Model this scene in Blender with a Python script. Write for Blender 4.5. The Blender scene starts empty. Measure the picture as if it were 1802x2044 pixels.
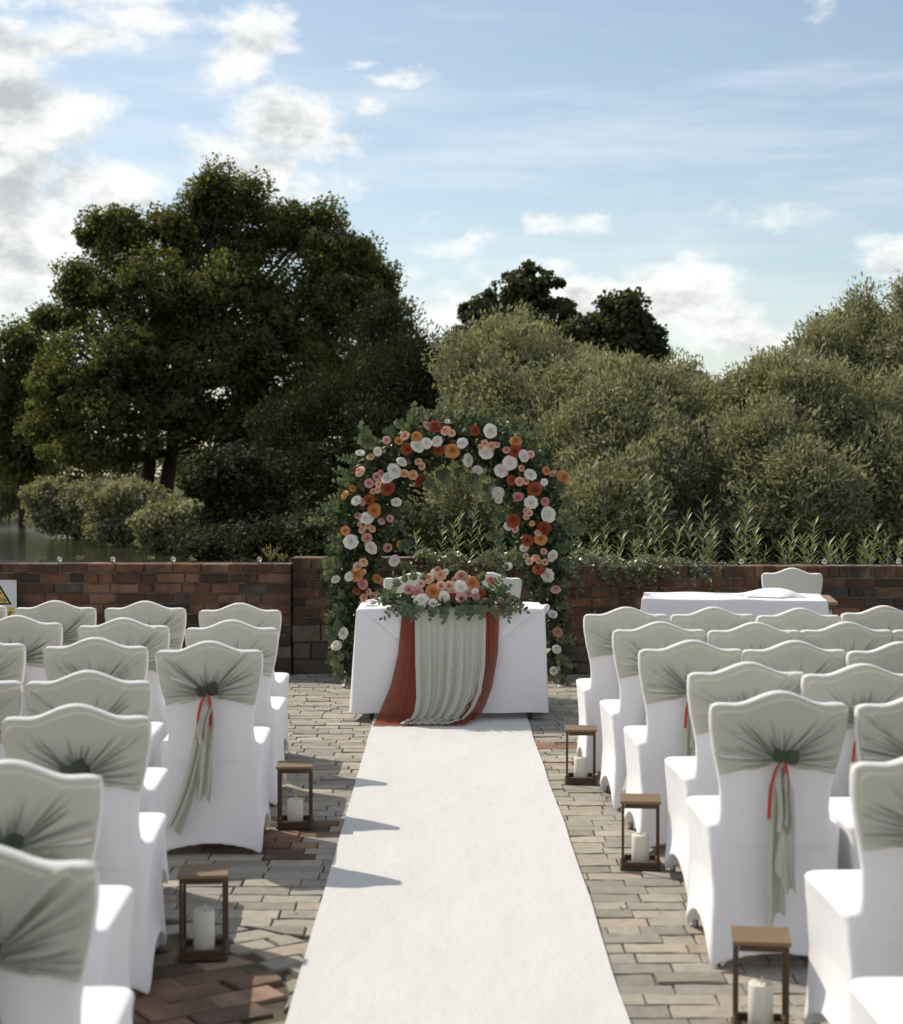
import bpy, bmesh, math, random
import numpy as np
from mathutils import Vector, Matrix

random.seed(7)
RNG = np.random.default_rng(11)
scene = bpy.context.scene
C = scene.collection
R = math.radians

# ------------------------------------------------------------------ camera
CAM_H = 1.63
F = 3300.0                      # focal length for a picture 1802 units wide
cam_d = bpy.data.cameras.new("camera")
cam = bpy.data.objects.new("camera", cam_d)
C.objects.link(cam)
cam.location = (0, 0, CAM_H)
cam.rotation_euler = (R(90 - 1.285), 0, R(-0.226))
cam_d.sensor_fit = 'HORIZONTAL'
cam_d.sensor_width = 36
cam_d.lens = F / 1802 * 36
cam_d.clip_start = 0.05
cam_d.clip_end = 6000
cam_d.dof.use_dof = True
cam_d.dof.focus_distance = 11.9
cam_d.dof.aperture_fstop = 4.5
scene.camera = cam
CAM_R = cam.rotation_euler.to_matrix()

# ------------------------------------------------------------------ exposure
scene.view_settings.view_transform = 'Standard'
scene.view_settings.look = 'None'
scene.view_settings.exposure = 0.72
scene.view_settings.use_white_balance = True
scene.view_settings.white_balance_temperature = 6950
scene.view_settings.white_balance_tint = 8
scene.view_settings.gamma = 1.0
scene.render.film_transparent = False

# ------------------------------------------------------------------ sun
SUN_DIR = Vector((-0.65, 0.55, 0.92)).normalized()      # towards the sun
sun_d = bpy.data.lights.new("sun", 'SUN')
sun_d.energy = 2.7
sun_d.angle = R(0.53)
sun_d.color = (1.0, 0.945, 0.86)
sun = bpy.data.objects.new("sun", sun_d)
C.objects.link(sun)
sun.rotation_euler = (-SUN_DIR).to_track_quat('-Z', 'Y').to_euler()
sun.location = (-20, 20, 30)

# ------------------------------------------------------------------ world: sky with cumulus
world = bpy.data.worlds.new("World")
scene.world = world
world.use_nodes = True
SKY_STRENGTH = 0.14

def build_world():
    nt = world.node_tree
    nt.nodes.clear()
    N, L = nt.nodes, nt.links
    def node(t, **kw):
        n = N.new(t)
        for k, v in kw.items():
            setattr(n, k, v)
        return n
    def put(sock, v):
        if hasattr(v, 'links'):
            L.new(v, sock)
        else:
            sock.default_value = v
    def math_(op, a, b=None, c=None):
        n = node('ShaderNodeMath', operation=op)
        put(n.inputs[0], a)
        if b is not None: put(n.inputs[1], b)
        if c is not None: put(n.inputs[2], c)
        return n.outputs[0]
    def vmath(op, a, b=None, c=None):
        n = node('ShaderNodeVectorMath', operation=op)
        put(n.inputs[0], a)
        if b is not None: put(n.inputs[1], b)
        if c is not None: put(n.inputs[2], c)
        return n.outputs['Value'] if op in ('LENGTH', 'DOT_PRODUCT') else n.outputs[0]
    def maprange(v, a, b, c, d, interp='SMOOTHSTEP'):
        n = node('ShaderNodeMapRange', interpolation_type=interp)
        put(n.inputs['Value'], v)
        n.inputs['From Min'].default_value = a
        n.inputs['From Max'].default_value = b
        n.inputs['To Min'].default_value = c
        n.inputs['To Max'].default_value = d
        return n.outputs[0]
    def noise(vec, scale, detail, rough=0.55, color=False):
        n = node('ShaderNodeTexNoise')
        put(n.inputs['Vector'], vec)
        n.inputs['Scale'].default_value = scale
        n.inputs['Detail'].default_value = detail
        n.inputs['Roughness'].default_value = rough
        return n.outputs['Color'] if color else n.outputs['Fac']
    sky = node('ShaderNodeTexSky', sky_type='NISHITA')
    sky.sun_disc = False
    sky.sun_elevation = math.asin(SUN_DIR.z)
    sky.sun_rotation = math.atan2(SUN_DIR.x, SUN_DIR.y)
    sky.altitude = 50
    sky.air_density = 1.0
    sky.dust_density = 0.7
    sky.ozone_density = 1.2
    hs = node('ShaderNodeHueSaturation')
    hs.inputs['Saturation'].default_value = 0.90
    hs.inputs['Value'].default_value = 0.58
    L.new(sky.outputs[0], hs.inputs['Color'])
    tc = node('ShaderNodeTexCoord')
    d = vmath('NORMALIZE', tc.outputs['Generated'])
    sep = node('ShaderNodeSeparateXYZ'); L.new(d, sep.inputs[0])
    X, Y, Z = sep.outputs
    U = math_('ARCTAN2', X, Y)
    V = math_('ARCSINE', Z)
    comb = node('ShaderNodeCombineXYZ'); L.new(U, comb.inputs[0]); L.new(V, comb.inputs[1])
    stretched = vmath('MULTIPLY', d, (1.0, 1.0, 1.7))
    warp = noise(stretched, 16, 4, 0.6, True)
    warpc = vmath('SUBTRACT', warp, (0.5, 0.5, 0.5))
    uv = vmath('MULTIPLY_ADD', warpc, (0.07, 0.045, 0.0), comb.outputs[0])
    # cumulus groups: azimuth/elevation centre and half sizes (thousandths of a radian), thickness
    clouds = [
        (-262, 205, 62, 44, 1.0), (-258, 140, 75, 52, 1.1), (-270, 175, 40, 60, 1.1), (-212, 168, 50, 24, .9), (-262, 100, 60, 26, .8),
        (-262, 245, 52, 15, .75), (-212, 250, 40, 13, .7), (-180, 262, 32, 12, .6),
        (-205, 282, 60, 14, .75), (-180, 290, 40, 12, .7), (-235, 284, 30, 10, .6),
        (-122, 256, 32, 17, .8), (-130, 238, 18, 14, .75),
        (-92, 208, 42, 20, .9), (-120, 186, 52, 20, .9), (-52, 200, 26, 10, .7), (-100, 172, 40, 22, .8), (-145, 182, 30, 16, .7),
        (-54, 244, 12, 4, .5), (-30, 234, 22, 7, .6), (-45, 217, 16, 5, .5),
        (12, 143, 44, 7, .62), (70, 147, 26, 8, .6), (40, 124, 50, 9, .45), (-20, 160, 18, 4, .4),
        (-8, 103, 34, 24, .85), (22, 95, 45, 20, .85), (-22, 122, 16, 14, .6),
        (85, 105, 40, 17, .85), (140, 108, 42, 22, .95), (154, 124, 19, 14, .8), (172, 96, 34, 13, .8), (188, 78, 55, 20, .85), (150, 60, 70, 16, .6),
        (190, 151, 50, 11, .45), (150, 148, 20, 6, .4), (214, 272, 12, 13, .42), (268, 124, 26, 13, .8), (280, 100, 30, 12, .6)]
    acc = None
    for (u, v, ru, rv, a) in clouds:
        u, v, ru, rv = u / 1000, v / 1000, ru / 1000, rv / 1000
        q = vmath('MULTIPLY_ADD', uv, (1 / ru, 1 / rv, 0), (-u / ru, -v / rv, 0))
        g = maprange(vmath('LENGTH', q), 0.0, 1.75, a, 0.0)
        acc = g if acc is None else math_('MAXIMUM', acc, g)
    # scattered cumulus beyond the view, cover raised to add fill light
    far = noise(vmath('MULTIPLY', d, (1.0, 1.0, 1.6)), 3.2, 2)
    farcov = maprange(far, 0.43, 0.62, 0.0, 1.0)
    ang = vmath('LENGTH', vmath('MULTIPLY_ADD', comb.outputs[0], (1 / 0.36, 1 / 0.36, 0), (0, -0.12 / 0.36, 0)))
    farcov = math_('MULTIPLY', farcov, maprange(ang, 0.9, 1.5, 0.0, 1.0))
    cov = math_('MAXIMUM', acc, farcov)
    fb = noise(stretched, 24, 11, 0.62)
    fbc = math_('SUBTRACT', fb, 0.5)
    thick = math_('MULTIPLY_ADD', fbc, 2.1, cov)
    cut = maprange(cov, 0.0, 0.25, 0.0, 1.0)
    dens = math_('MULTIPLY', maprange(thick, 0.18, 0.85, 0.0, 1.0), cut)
    # high thin veil
    veil = maprange(noise(vmath('MULTIPLY', d, (1.0, 1.0, 7.0)), 5, 6, 0.6), 0.42, 0.75, 0.0, 0.34)
    # grey cores, sunlit rims
    off = vmath('ADD', stretched, (-0.010, 0.0, 0.028))
    fb2 = noise(off, 24, 8, 0.62)
    rel = math_('SUBTRACT', fb, fb2)
    core = maprange(math_('MULTIPLY_ADD', rel, -3.0, thick), 0.45, 1.45, 0.0, 1.0)
    cc = node('ShaderNodeMix', data_type='RGBA')
    put(cc.inputs['Factor'], core)
    k = 1.0 / SKY_STRENGTH
    cc.inputs['A'].default_value = (0.62 * k, 0.642 * k, 0.67 * k, 1)
    cc.inputs['B'].default_value = (0.33 * k, 0.35 * k, 0.385 * k, 1)
    mv = node('ShaderNodeMix', data_type='RGBA')
    put(mv.inputs['Factor'], veil); L.new(hs.outputs[0], mv.inputs['A'])
    mv.inputs['B'].default_value = (0.62 * k, 0.66 * k, 0.70 * k, 1)
    mx = node('ShaderNodeMix', data_type='RGBA')
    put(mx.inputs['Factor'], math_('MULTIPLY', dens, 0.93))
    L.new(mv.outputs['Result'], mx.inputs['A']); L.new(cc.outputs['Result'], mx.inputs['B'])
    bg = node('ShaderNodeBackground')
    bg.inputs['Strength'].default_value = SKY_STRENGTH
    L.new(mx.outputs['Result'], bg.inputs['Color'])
    out = node('ShaderNodeOutputWorld')
    L.new(bg.outputs[0], out.inputs[0])
build_world()

# ------------------------------------------------------------------ measuring helpers
def ray(x, y):
    return CAM_R @ Vector(((x - 901) / F, (1022 - y) / F, -1.0))
def at_depth(x, y, Y):
    d = ray(x, y)
    return Vector((0, 0, CAM_H)) + d * (Y / d.y)
def at_height(x, y, h):
    d = ray(x, y)
    return Vector((0, 0, CAM_H)) + d * ((h - CAM_H) / d.z)

# ------------------------------------------------------------------ object helpers
def tag(o, label=None, cat=None, group=None, kind=None):
    if label: o['label'] = label
    if cat: o['category'] = cat
    if group: o['group'] = group
    if kind: o['kind'] = kind
    return o
def obj(name, me, parent=None, m=None, loc=None, rot=None, scale=None):
    o = bpy.data.objects.new(name, me)
    C.objects.link(o)
    if parent is not None: o.parent = parent
    if m is not None and me is not None and not me.materials: me.materials.append(m)
    if loc is not None: o.location = loc
    if rot is not None: o.rotation_euler = rot
    if scale is not None: o.scale = scale
    return o
def empty(name, loc=(0, 0, 0), rz=0.0):
    o = bpy.data.objects.new(name, None)
    C.objects.link(o)
    o.location = loc
    o.rotation_euler = (0, 0, rz)
    o.empty_display_size = 0.05
    return o
def mesh(name, v, f, m=None, smooth=False):
    me = bpy.data.meshes.new(name)
    me.from_pydata([tuple(p) for p in v], [], f)
    if smooth: me.polygons.foreach_set('use_smooth', [True] * len(me.polygons))
    if m: me.materials.append(m)
    me.update()
    return me
class MB:
    """collects shapes for one mesh"""
    def __init__(s): s.v, s.f = [], []
    def add(s, v, f):
        b = len(s.v); s.v += [tuple(p) for p in v]; s.f += [tuple(i + b for i in q) for q in f]; return s
    def box(s, x0, x1, y0, y1, z0, z1, b=0.0, M=None):
        if b <= 0:
            v = [(x, y, z) for z in (z0, z1) for x, y in ((x0, y0), (x1, y0), (x1, y1), (x0, y1))]
            f = [(3, 2, 1, 0), (4, 5, 6, 7), (0, 1, 5, 4), (1, 2, 6, 5), (2, 3, 7, 6), (3, 0, 4, 7)]
        else:
            bm = bmesh.new()
            r = bmesh.ops.create_cube(bm, size=1)
            for q in bm.verts:
                q.co = ((x0 + x1) / 2 + q.co.x * (x1 - x0), (y0 + y1) / 2 + q.co.y * (y1 - y0), (z0 + z1) / 2 + q.co.z * (z1 - z0))
            bmesh.ops.bevel(bm, geom=bm.edges[:], offset=b, segments=2, affect='EDGES', profile=0.6)
            bm.verts.index_update()
            v = [q.co.copy() for q in bm.verts]; f = [tuple(q.index for q in p.verts) for p in bm.faces]
            bm.free()
        if M is not None: v = [M @ Vector(p) for p in v]
        return s.add(v, f)
    def tube(s, pts, rad, n=8, caps=True):
        pts = [Vector(p) for p in pts]
        if not hasattr(rad, '__len__'): rad = [rad] * len(pts)
        v, f = [], []
        up = Vector((0.13, 0.27, 0.95))
        for i, p in enumerate(pts):
            t = (pts[min(i + 1, len(pts) - 1)] - pts[max(i - 1, 0)]).normalized()
            a = t.cross(up)
            if a.length < 1e-3: a = t.cross(Vector((1, 0, 0)))
            a.normalize(); b = t.cross(a)
            for k in range(n):
                w = 2 * math.pi * k / n
                v.append(p + (a * math.cos(w) + b * math.sin(w)) * rad[i])
        for i in range(len(pts) - 1):
            for k in range(n):
                f.append((i * n + k, i * n + (k + 1) % n, (i + 1) * n + (k + 1) % n, (i + 1) * n + k))
        if caps:
            f.append(tuple(range(n - 1, -1, -1))); f.append(tuple((len(pts) - 1) * n + k for k in range(n)))
        return s.add(v, f)
    def lathe(s, prof, n=24, c=(0, 0, 0)):
        v, f = [], []
        for r, z in prof:
            for k in range(n):
                w = 2 * math.pi * k / n
                v.append((c[0] + r * math.cos(w), c[1] + r * math.sin(w), c[2] + z))
        for i in range(len(prof) - 1):
            for k in range(n):
                f.append((i * n + k, i * n + (k + 1) % n, (i + 1) * n + (k + 1) % n, (i + 1) * n + k))
        f.append(tuple(range(n - 1, -1, -1))); f.append(tuple((len(prof) - 1) * n + k for k in range(n)))
        return s.add(v, f)
    def mesh(s, name, m=None, smooth=False): return mesh(name, s.v, s.f, m, smooth)
    def build(s, name, m, parent=None, smooth=False, **kw): return obj(name, s.mesh(name, m, smooth), parent, **kw)
def grid_mesh(name, P, m=None, smooth=True, close_u=False):
    """P: array (rows, cols, 3)"""
    r, c = P.shape[:2]
    v = P.reshape(-1, 3)
    f = []
    for i in range(r - 1):
        for j in range(c if close_u else c - 1):
            k = (j + 1) % c
            f.append((i * c + j, i * c + k, (i + 1) * c + k, (i + 1) * c + j))
    return mesh(name, v.tolist(), f, m, smooth)

# ------------------------------------------------------------------ materials
def new_mat(name):
    m = bpy.data.materials.new(name); m.use_nodes = True
    nt = m.node_tree; nt.nodes.clear()
    out = nt.nodes.new('ShaderNodeOutputMaterial')
    return m, nt, out
def ramp(nt, fac, stops):
    n = nt.nodes.new('ShaderNodeValToRGB')
    e = n.color_ramp.elements
    while len(e) < len(stops): e.new(0.5)
    for el, (p, c) in zip(e, stops):
        el.position = p; el.color = (c[0], c[1], c[2], 1)
    nt.links.new(fac, n.inputs[0])
    return n.outputs[0]
def nnoise(nt, scale, detail=4, rough=0.55, vec=None, stretch=None):
    n = nt.nodes.new('ShaderNodeTexNoise')
    n.inputs['Scale'].default_value = scale; n.inputs['Detail'].default_value = detail; n.inputs['Roughness'].default_value = rough
    if vec is None:
        tc = nt.nodes.new('ShaderNodeTexCoord'); vec = tc.outputs['Object']
    if stretch is not None:
        mp = nt.nodes.new('ShaderNodeMapping'); mp.inputs['Scale'].default_value = stretch
        nt.links.new(vec, mp.inputs['Vector']); vec = mp.outputs[0]
    nt.links.new(vec, n.inputs['Vector'])
    return n.outputs['Fac']
def world_pos(nt):
    return nt.nodes.new('ShaderNodeNewGeometry').outputs['Position']
def mixc(nt, fac, a, b, mode='MIX'):
    n = nt.nodes.new('ShaderNodeMix'); n.data_type = 'RGBA'; n.blend_type = mode
    for s, v in ((n.inputs['Factor'], fac), (n.inputs['A'], a), (n.inputs['B'], b)):
        if hasattr(v, 'links'): nt.links.new(v, s)
        elif isinstance(v, (int, float)): s.default_value = v
        else: s.default_value = (v[0], v[1], v[2], 1)
    return n.outputs['Result']
def bump(nt, h, strength, dist=0.01, normal=None):
    n = nt.nodes.new('ShaderNodeBump'); n.inputs['Strength'].default_value = strength; n.inputs['Distance'].default_value = dist
    nt.links.new(h, n.inputs['Height'])
    if normal is not None: nt.links.new(normal, n.inputs['Normal'])
    return n.outputs[0]
def principled(nt, out, col, rough=0.7, spec=0.3, nrm=None, transl=0.0, tcol=None, metal=0.0, sheen=0.0, transp=0.0):
    p = nt.nodes.new('ShaderNodeBsdfPrincipled')
    if hasattr(col, 'links'): nt.links.new(col, p.inputs['Base Color'])
    else: p.inputs['Base Color'].default_value = (col[0], col[1], col[2], 1)
    if hasattr(rough, 'links'): nt.links.new(rough, p.inputs['Roughness'])
    else: p.inputs['Roughness'].default_value = rough
    p.inputs['Specular IOR Level'].default_value = spec
    p.inputs['Metallic'].default_value = metal
    p.inputs['Sheen Weight'].default_value = sheen
    if nrm is not None: nt.links.new(nrm, p.inputs['Normal'])
    sh = p.outputs[0]
    if transl > 0:
        t = nt.nodes.new('ShaderNodeBsdfTranslucent')
        tc = tcol if tcol is not None else col
        if hasattr(tc, 'links'): nt.links.new(tc, t.inputs['Color'])
        else: t.inputs['Color'].default_value = (tc[0], tc[1], tc[2], 1)
        if nrm is not None: nt.links.new(nrm, t.inputs['Normal'])
        mx = nt.nodes.new('ShaderNodeMixShader'); mx.inputs[0].default_value = transl
        nt.links.new(sh, mx.inputs[1]); nt.links.new(t.outputs[0], mx.inputs[2]); sh = mx.outputs[0]
    if transp > 0:
        t = nt.nodes.new('ShaderNodeBsdfTransparent')
        mx = nt.nodes.new('ShaderNodeMixShader'); mx.inputs[0].default_value = transp
        nt.links.new(sh, mx.inputs[1]); nt.links.new(t.outputs[0], mx.inputs[2]); sh = mx.outputs[0]
    nt.links.new(sh, out.inputs[0])
    return p
def rnd(nt):
    """a random number for each separate piece, whether it is an object or an island of one"""
    oi = nt.nodes.new('ShaderNodeObjectInfo'); g = nt.nodes.new('ShaderNodeNewGeometry')
    a = nt.nodes.new('ShaderNodeMath'); a.operation = 'ADD'
    nt.links.new(oi.outputs['Random'], a.inputs[0]); nt.links.new(g.outputs['Random Per Island'], a.inputs[1])
    b = nt.nodes.new('ShaderNodeMath'); b.operation = 'FRACT'
    nt.links.new(a.outputs[0], b.inputs[0])
    return b.outputs[0]
def cloth_mat(name, col, transl=0.12, weave=900, wrinkle=0.25, wscale=9, transp=0.0, rough=0.85, stretch=(1, 1, 1), tcol=None):
    m, nt, out = new_mat(name)
    n1 = nnoise(nt, wscale, 5, 0.55, stretch=stretch)
    n2 = nnoise(nt, weave, 2)
    b = bump(nt, n1, wrinkle, 0.012)
    b = bump(nt, n2, 0.25, 0.001, b)
    v = nnoise(nt, 3.0, 4)
    c = mixc(nt, v, [x * 0.94 for x in col], [min(1, x * 1.05) for x in col])
    principled(nt, out, c, rough, 0.15, b, transl, tcol if tcol else c, sheen=0.0 if transp else 0.15, transp=transp)
    return m
def leaf_mat(name, a, b, transl=0.35, rough=0.45, spec=0.35, tint=(1.25, 1.2, 0.55)):
    m, nt, out = new_mat(name)
    c = mixc(nt, rnd(nt), a, b)
    t = mixc(nt, 1.0, c, tint, 'MULTIPLY')
    principled(nt, out, c, rough, spec, None, transl, t)
    return m
def plain_mat(name, col, rough=0.6, spec=0.3, var=0.15, scale=20, bmp=0.1, transl=0.0, metal=0.0, stretch=None, bdist=0.004):
    m, nt, out = new_mat(name)
    n = nnoise(nt, scale, 5, stretch=stretch)
    c = mixc(nt, n, [x * (1 - var) for x in col], [min(1, x * (1 + var)) for x in col])
    principled(nt, out, c, rough, spec, bump(nt, n, bmp, bdist), transl, metal=metal)
    return m

M = {}
M['cover'] = cloth_mat('white_stretch_cover', (0.88, 0.868, 0.892), 0.16, 1200, 0.55, 6, stretch=(1.8, 1.8, 0.5))
M['sage'] = cloth_mat('sage_chiffon', (0.60, 0.595, 0.52), 0.24, 1000, 0.12, 14)
M['sage_runner'] = cloth_mat('sage_runner_cloth', (0.60, 0.60, 0.525), 0.2, 1200, 0.12, 10, stretch=(6, 1, 0.6))
M['rust'] = cloth_mat('rust_chiffon', (0.25, 0.042, 0.010), 0.25, 1500, 0.2, 12, 0.17, stretch=(5, 1, 0.7), tcol=(0.36, 0.07, 0.015))
M['red_ribbon'] = plain_mat('red_satin_ribbon', (0.42, 0.03, 0.018), 0.4, 0.5, 0.1, 60)
M['linen'] = cloth_mat('white_table_linen', (0.88, 0.868, 0.896), 0.14, 1500, 0.22, 4)
def carpet_mat():
    m, nt, out = new_mat('white_felt_carpet')
    p = world_pos(nt)
    n = nnoise(nt, 260, 3, 0.7, vec=p)
    n2 = nnoise(nt, 2.2, 6, 0.6, vec=p, stretch=(1.4, 0.6, 1))
    n3 = nnoise(nt, 30, 4, 0.7, vec=p)
    c = mixc(nt, n2, (0.555, 0.55, 0.54), (0.625, 0.62, 0.61))
    c = mixc(nt, n3, c, mixc(nt, 1.0, c, (0.93, 0.925, 0.915), 'MULTIPLY'))
    sp = nnoise(nt, 55, 2, 0.5, vec=p)
    spots = ramp(nt, sp, [(0.795, (0, 0, 0)), (0.81, (1, 1, 1))])
    c = mixc(nt, spots, c, (0.25, 0.2, 0.16))
    b = bump(nt, n2, 0.5, 0.05)
    b = bump(nt, n, 0.5, 0.003, b)
    principled(nt, out, c, 0.95, 0.1, b, sheen=0.2)
    return m
M['carpet'] = carpet_mat()
def brick_mat(name, stops, dirt=(0.03, 0.028, 0.025), dirt_amt=(0.52, 0.75), rough=0.9, moss=None):
    m, nt, out = new_mat(name)
    c = ramp(nt, rnd(nt), stops)
    p = world_pos(nt)
    n1 = nnoise(nt, 18, 7, 0.65, vec=p)
    n2 = nnoise(nt, 3.5, 5, 0.6, vec=p)
    n3 = nnoise(nt, 120, 4, 0.7, vec=p)
    c = mixc(nt, ramp(nt, n1, [(0.3, (0.25, 0.25, 0.25)), (0.7, (1, 1, 1))]), mixc(nt, 1.0, c, (0.62, 0.62, 0.62), 'MULTIPLY'), c)
    c = mixc(nt, ramp(nt, n2, [(dirt_amt[0], (0, 0, 0)), (dirt_amt[1], (0.8, 0.8, 0.8))]), c, dirt)
    c = mixc(nt, ramp(nt, n3, [(0.62, (0, 0, 0)), (0.72, (0.35, 0.35, 0.35))]), c, (0.38, 0.35, 0.30))
    if moss:
        n4 = nnoise(nt, 7, 6, 0.65, vec=p)
        c = mixc(nt, ramp(nt, n4, [(0.6, (0, 0, 0)), (0.72, (0.7, 0.7, 0.7))]), c, moss)
    b = bump(nt, n1, 0.5, 0.008); b = bump(nt, n3, 0.5, 0.003, b)
    principled(nt, out, c, rough, 0.25, b)
    return m
M['paver'] = brick_mat('blue_grey_paver', [(0.0, (0.255, 0.235, 0.20)), (0.35, (0.32, 0.295, 0.252)), (0.7, (0.365, 0.333, 0.283)), (0.9, (0.39, 0.325, 0.26)), (1.0, (0.44, 0.405, 0.35))], (0.07, 0.06, 0.05), (0.6, 0.95))
M['red_paver'] = brick_mat('old_red_paver', [(0.0, (0.13, 0.09, 0.065)), (0.4, (0.23, 0.135, 0.09)), (0.75, (0.32, 0.18, 0.12)), (1.0, (0.36, 0.27, 0.20))], (0.045, 0.035, 0.028), (0.42, 0.7))
M['brick'] = brick_mat('weathered_red_brick', [(0.0, (0.06, 0.042, 0.032)), (0.2, (0.14, 0.066, 0.042)), (0.45, (0.21, 0.095, 0.056)), (0.65, (0.27, 0.155, 0.105)), (0.85, (0.29, 0.12, 0.066)), (0.93, (0.11, 0.09, 0.078)), (1.0, (0.10, 0.095, 0.09))], (0.04, 0.031, 0.024), (0.40, 0.66))
M['stone'] = brick_mat('dark_rubble_stone', [(0.0, (0.07, 0.055, 0.04)), (0.5, (0.12, 0.095, 0.07)), (1.0, (0.20, 0.17, 0.13))], (0.025, 0.02, 0.016), (0.45, 0.7))
M['mortar'] = plain_mat('lime_mortar', (0.17, 0.145, 0.115), 0.95, 0.1, 0.6, 14, 0.6, bdist=0.01)
def joint_mat():
    m, nt, out = new_mat('paving_joint_earth')
    p = world_pos(nt)
    n = nnoise(nt, 5, 7, 0.7, vec=p); n2 = nnoise(nt, 90, 4, 0.7, vec=p)
    c = ramp(nt, n, [(0.35, (0.06, 0.05, 0.036)), (0.55, (0.115, 0.095, 0.066)), (0.68, (0.10, 0.105, 0.045))])
    principled(nt, out, c, 0.95, 0.1, bump(nt, n2, 0.8, 0.006))
    return m
M['joint'] = joint_mat()
M['wood'] = plain_mat('brown_stained_wood', (0.075, 0.043, 0.025), 0.6, 0.3, 0.45, 30, 0.25, stretch=(1, 1, 0.12))
M['wood_top'] = plain_mat('brown_wood_top', (0.175, 0.115, 0.066), 0.6, 0.3, 0.4, 30, 0.25, stretch=(0.12, 1.5, 1))
M['wax'] = plain_mat('ivory_wax', (0.80, 0.77, 0.70), 0.5, 0.4, 0.03, 30, 0.05, transl=0.15)
M['flame'] = plain_mat('plastic_candle_flame', (0.75, 0.70, 0.62), 0.3, 0.5, 0.02, 30, 0.0, transl=0.4)
M['bark'] = plain_mat('dark_bark', (0.05, 0.04, 0.03), 0.95, 0.1, 0.5, 6, 0.8, stretch=(1, 1, 0.3), bdist=0.05)
M['stem'] = plain_mat('green_stem', (0.10, 0.13, 0.055), 0.6, 0.3, 0.2, 30, 0.1)
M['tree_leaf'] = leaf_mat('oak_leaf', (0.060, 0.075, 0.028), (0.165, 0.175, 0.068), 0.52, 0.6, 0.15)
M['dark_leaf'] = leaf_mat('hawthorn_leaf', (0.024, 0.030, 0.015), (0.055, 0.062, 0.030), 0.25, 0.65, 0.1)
M['willow_leaf'] = leaf_mat('willow_leaf', (0.17, 0.178, 0.10), (0.37, 0.36, 0.245), 0.42, 0.55, 0.2, (1.1, 1.1, 0.7))
M['knot_leaf'] = leaf_mat('dark_knot_leaf', (0.022, 0.036, 0.022), (0.055, 0.072, 0.042), 0.12, 0.5, 0.3)
M['far_leaf'] = leaf_mat('far_tree_leaf', (0.040, 0.050, 0.022), (0.09, 0.10, 0.045), 0.38, 0.6, 0.15)
M['bank_leaf'] = leaf_mat('bank_shrub_leaf', (0.16, 0.17, 0.09), (0.34, 0.325, 0.215), 0.4, 0.6, 0.15)
M['bank_flower'] = plain_mat('pink_wild_flower', (0.42, 0.22, 0.25), 0.7, 0.2)
M['weed_leaf'] = leaf_mat('willowherb_leaf', (0.125, 0.155, 0.085), (0.21, 0.235, 0.145), 0.40, 0.4, 0.4, (1.2, 1.2, 0.5))
M['ivy_leaf'] = leaf_mat('ivy_leaf', (0.09, 0.11, 0.055), (0.23, 0.23, 0.14), 0.25, 0.35, 0.5)
M['dry'] = leaf_mat('dry_weed', (0.22, 0.20, 0.11), (0.36, 0.33, 0.20), 0.3)
M['euca'] = leaf_mat('eucalyptus_leaf', (0.048, 0.070, 0.030), (0.150, 0.170, 0.088), 0.26, 0.36, 0.5, (1.1, 1.25, 0.7))
M['garland_leaf'] = leaf_mat('garland_leaf', (0.024, 0.040, 0.017), (0.100, 0.122, 0.056), 0.25, 0.4, 0.4, (1.1, 1.25, 0.7))
def petal(name, a, b, transl=0.12, deep=(0.72, 0.50, 0.42)):
    m, nt, out = new_mat(name)
    n = nnoise(nt, 3.0, 3)
    oi = nt.nodes.new('ShaderNodeObjectInfo')
    c = mixc(nt, oi.outputs['Random'], a, b)
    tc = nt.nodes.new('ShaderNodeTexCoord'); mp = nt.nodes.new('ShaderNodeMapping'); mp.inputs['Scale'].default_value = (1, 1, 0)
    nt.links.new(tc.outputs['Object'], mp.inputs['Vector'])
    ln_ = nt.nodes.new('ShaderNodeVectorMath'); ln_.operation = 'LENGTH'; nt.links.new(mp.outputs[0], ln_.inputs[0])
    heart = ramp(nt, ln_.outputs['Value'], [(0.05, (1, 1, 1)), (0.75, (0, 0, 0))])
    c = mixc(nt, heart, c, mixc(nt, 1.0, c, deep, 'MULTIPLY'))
    c2 = mixc(nt, n, mixc(nt, 1.0, c, (0.88, 0.82, 0.78), 'MULTIPLY'), c)
    principled(nt, out, c2, 0.7, 0.2, None, transl, c2)
    return m
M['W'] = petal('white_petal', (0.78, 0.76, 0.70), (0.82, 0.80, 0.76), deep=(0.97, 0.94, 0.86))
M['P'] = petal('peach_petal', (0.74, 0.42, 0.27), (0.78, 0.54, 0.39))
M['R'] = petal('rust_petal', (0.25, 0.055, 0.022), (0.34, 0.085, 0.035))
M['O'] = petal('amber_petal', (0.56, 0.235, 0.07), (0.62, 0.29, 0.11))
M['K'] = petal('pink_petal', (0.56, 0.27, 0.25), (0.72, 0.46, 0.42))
M['frame'] = plain_mat('white_painted_steel', (0.75, 0.75, 0.73), 0.4, 0.5, 0.04)
M['dark_metal'] = plain_mat('dark_painted_steel', (0.02, 0.02, 0.022), 0.45, 0.5, 0.2)
M['steel'] = plain_mat('chrome_foot', (0.35, 0.35, 0.36), 0.3, 0.5, 0.1, metal=0.8)
M['table_wood'] = plain_mat('plywood_table', (0.25, 0.17, 0.10), 0.6, 0.3, 0.2)
M['cable'] = plain_mat('black_cable', (0.015, 0.015, 0.015), 0.5, 0.4, 0.1)
M['sign_white'] = plain_mat('white_sign_plastic', (0.66, 0.67, 0.67), 0.35, 0.5, 0.04)
M['sign_yellow'] = plain_mat('yellow_sign_print', (0.66, 0.46, 0.12), 0.4, 0.5, 0.04)
M['sign_black'] = plain_mat('black_sign_print', (0.012, 0.012, 0.012), 0.4, 0.5, 0.04)
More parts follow.
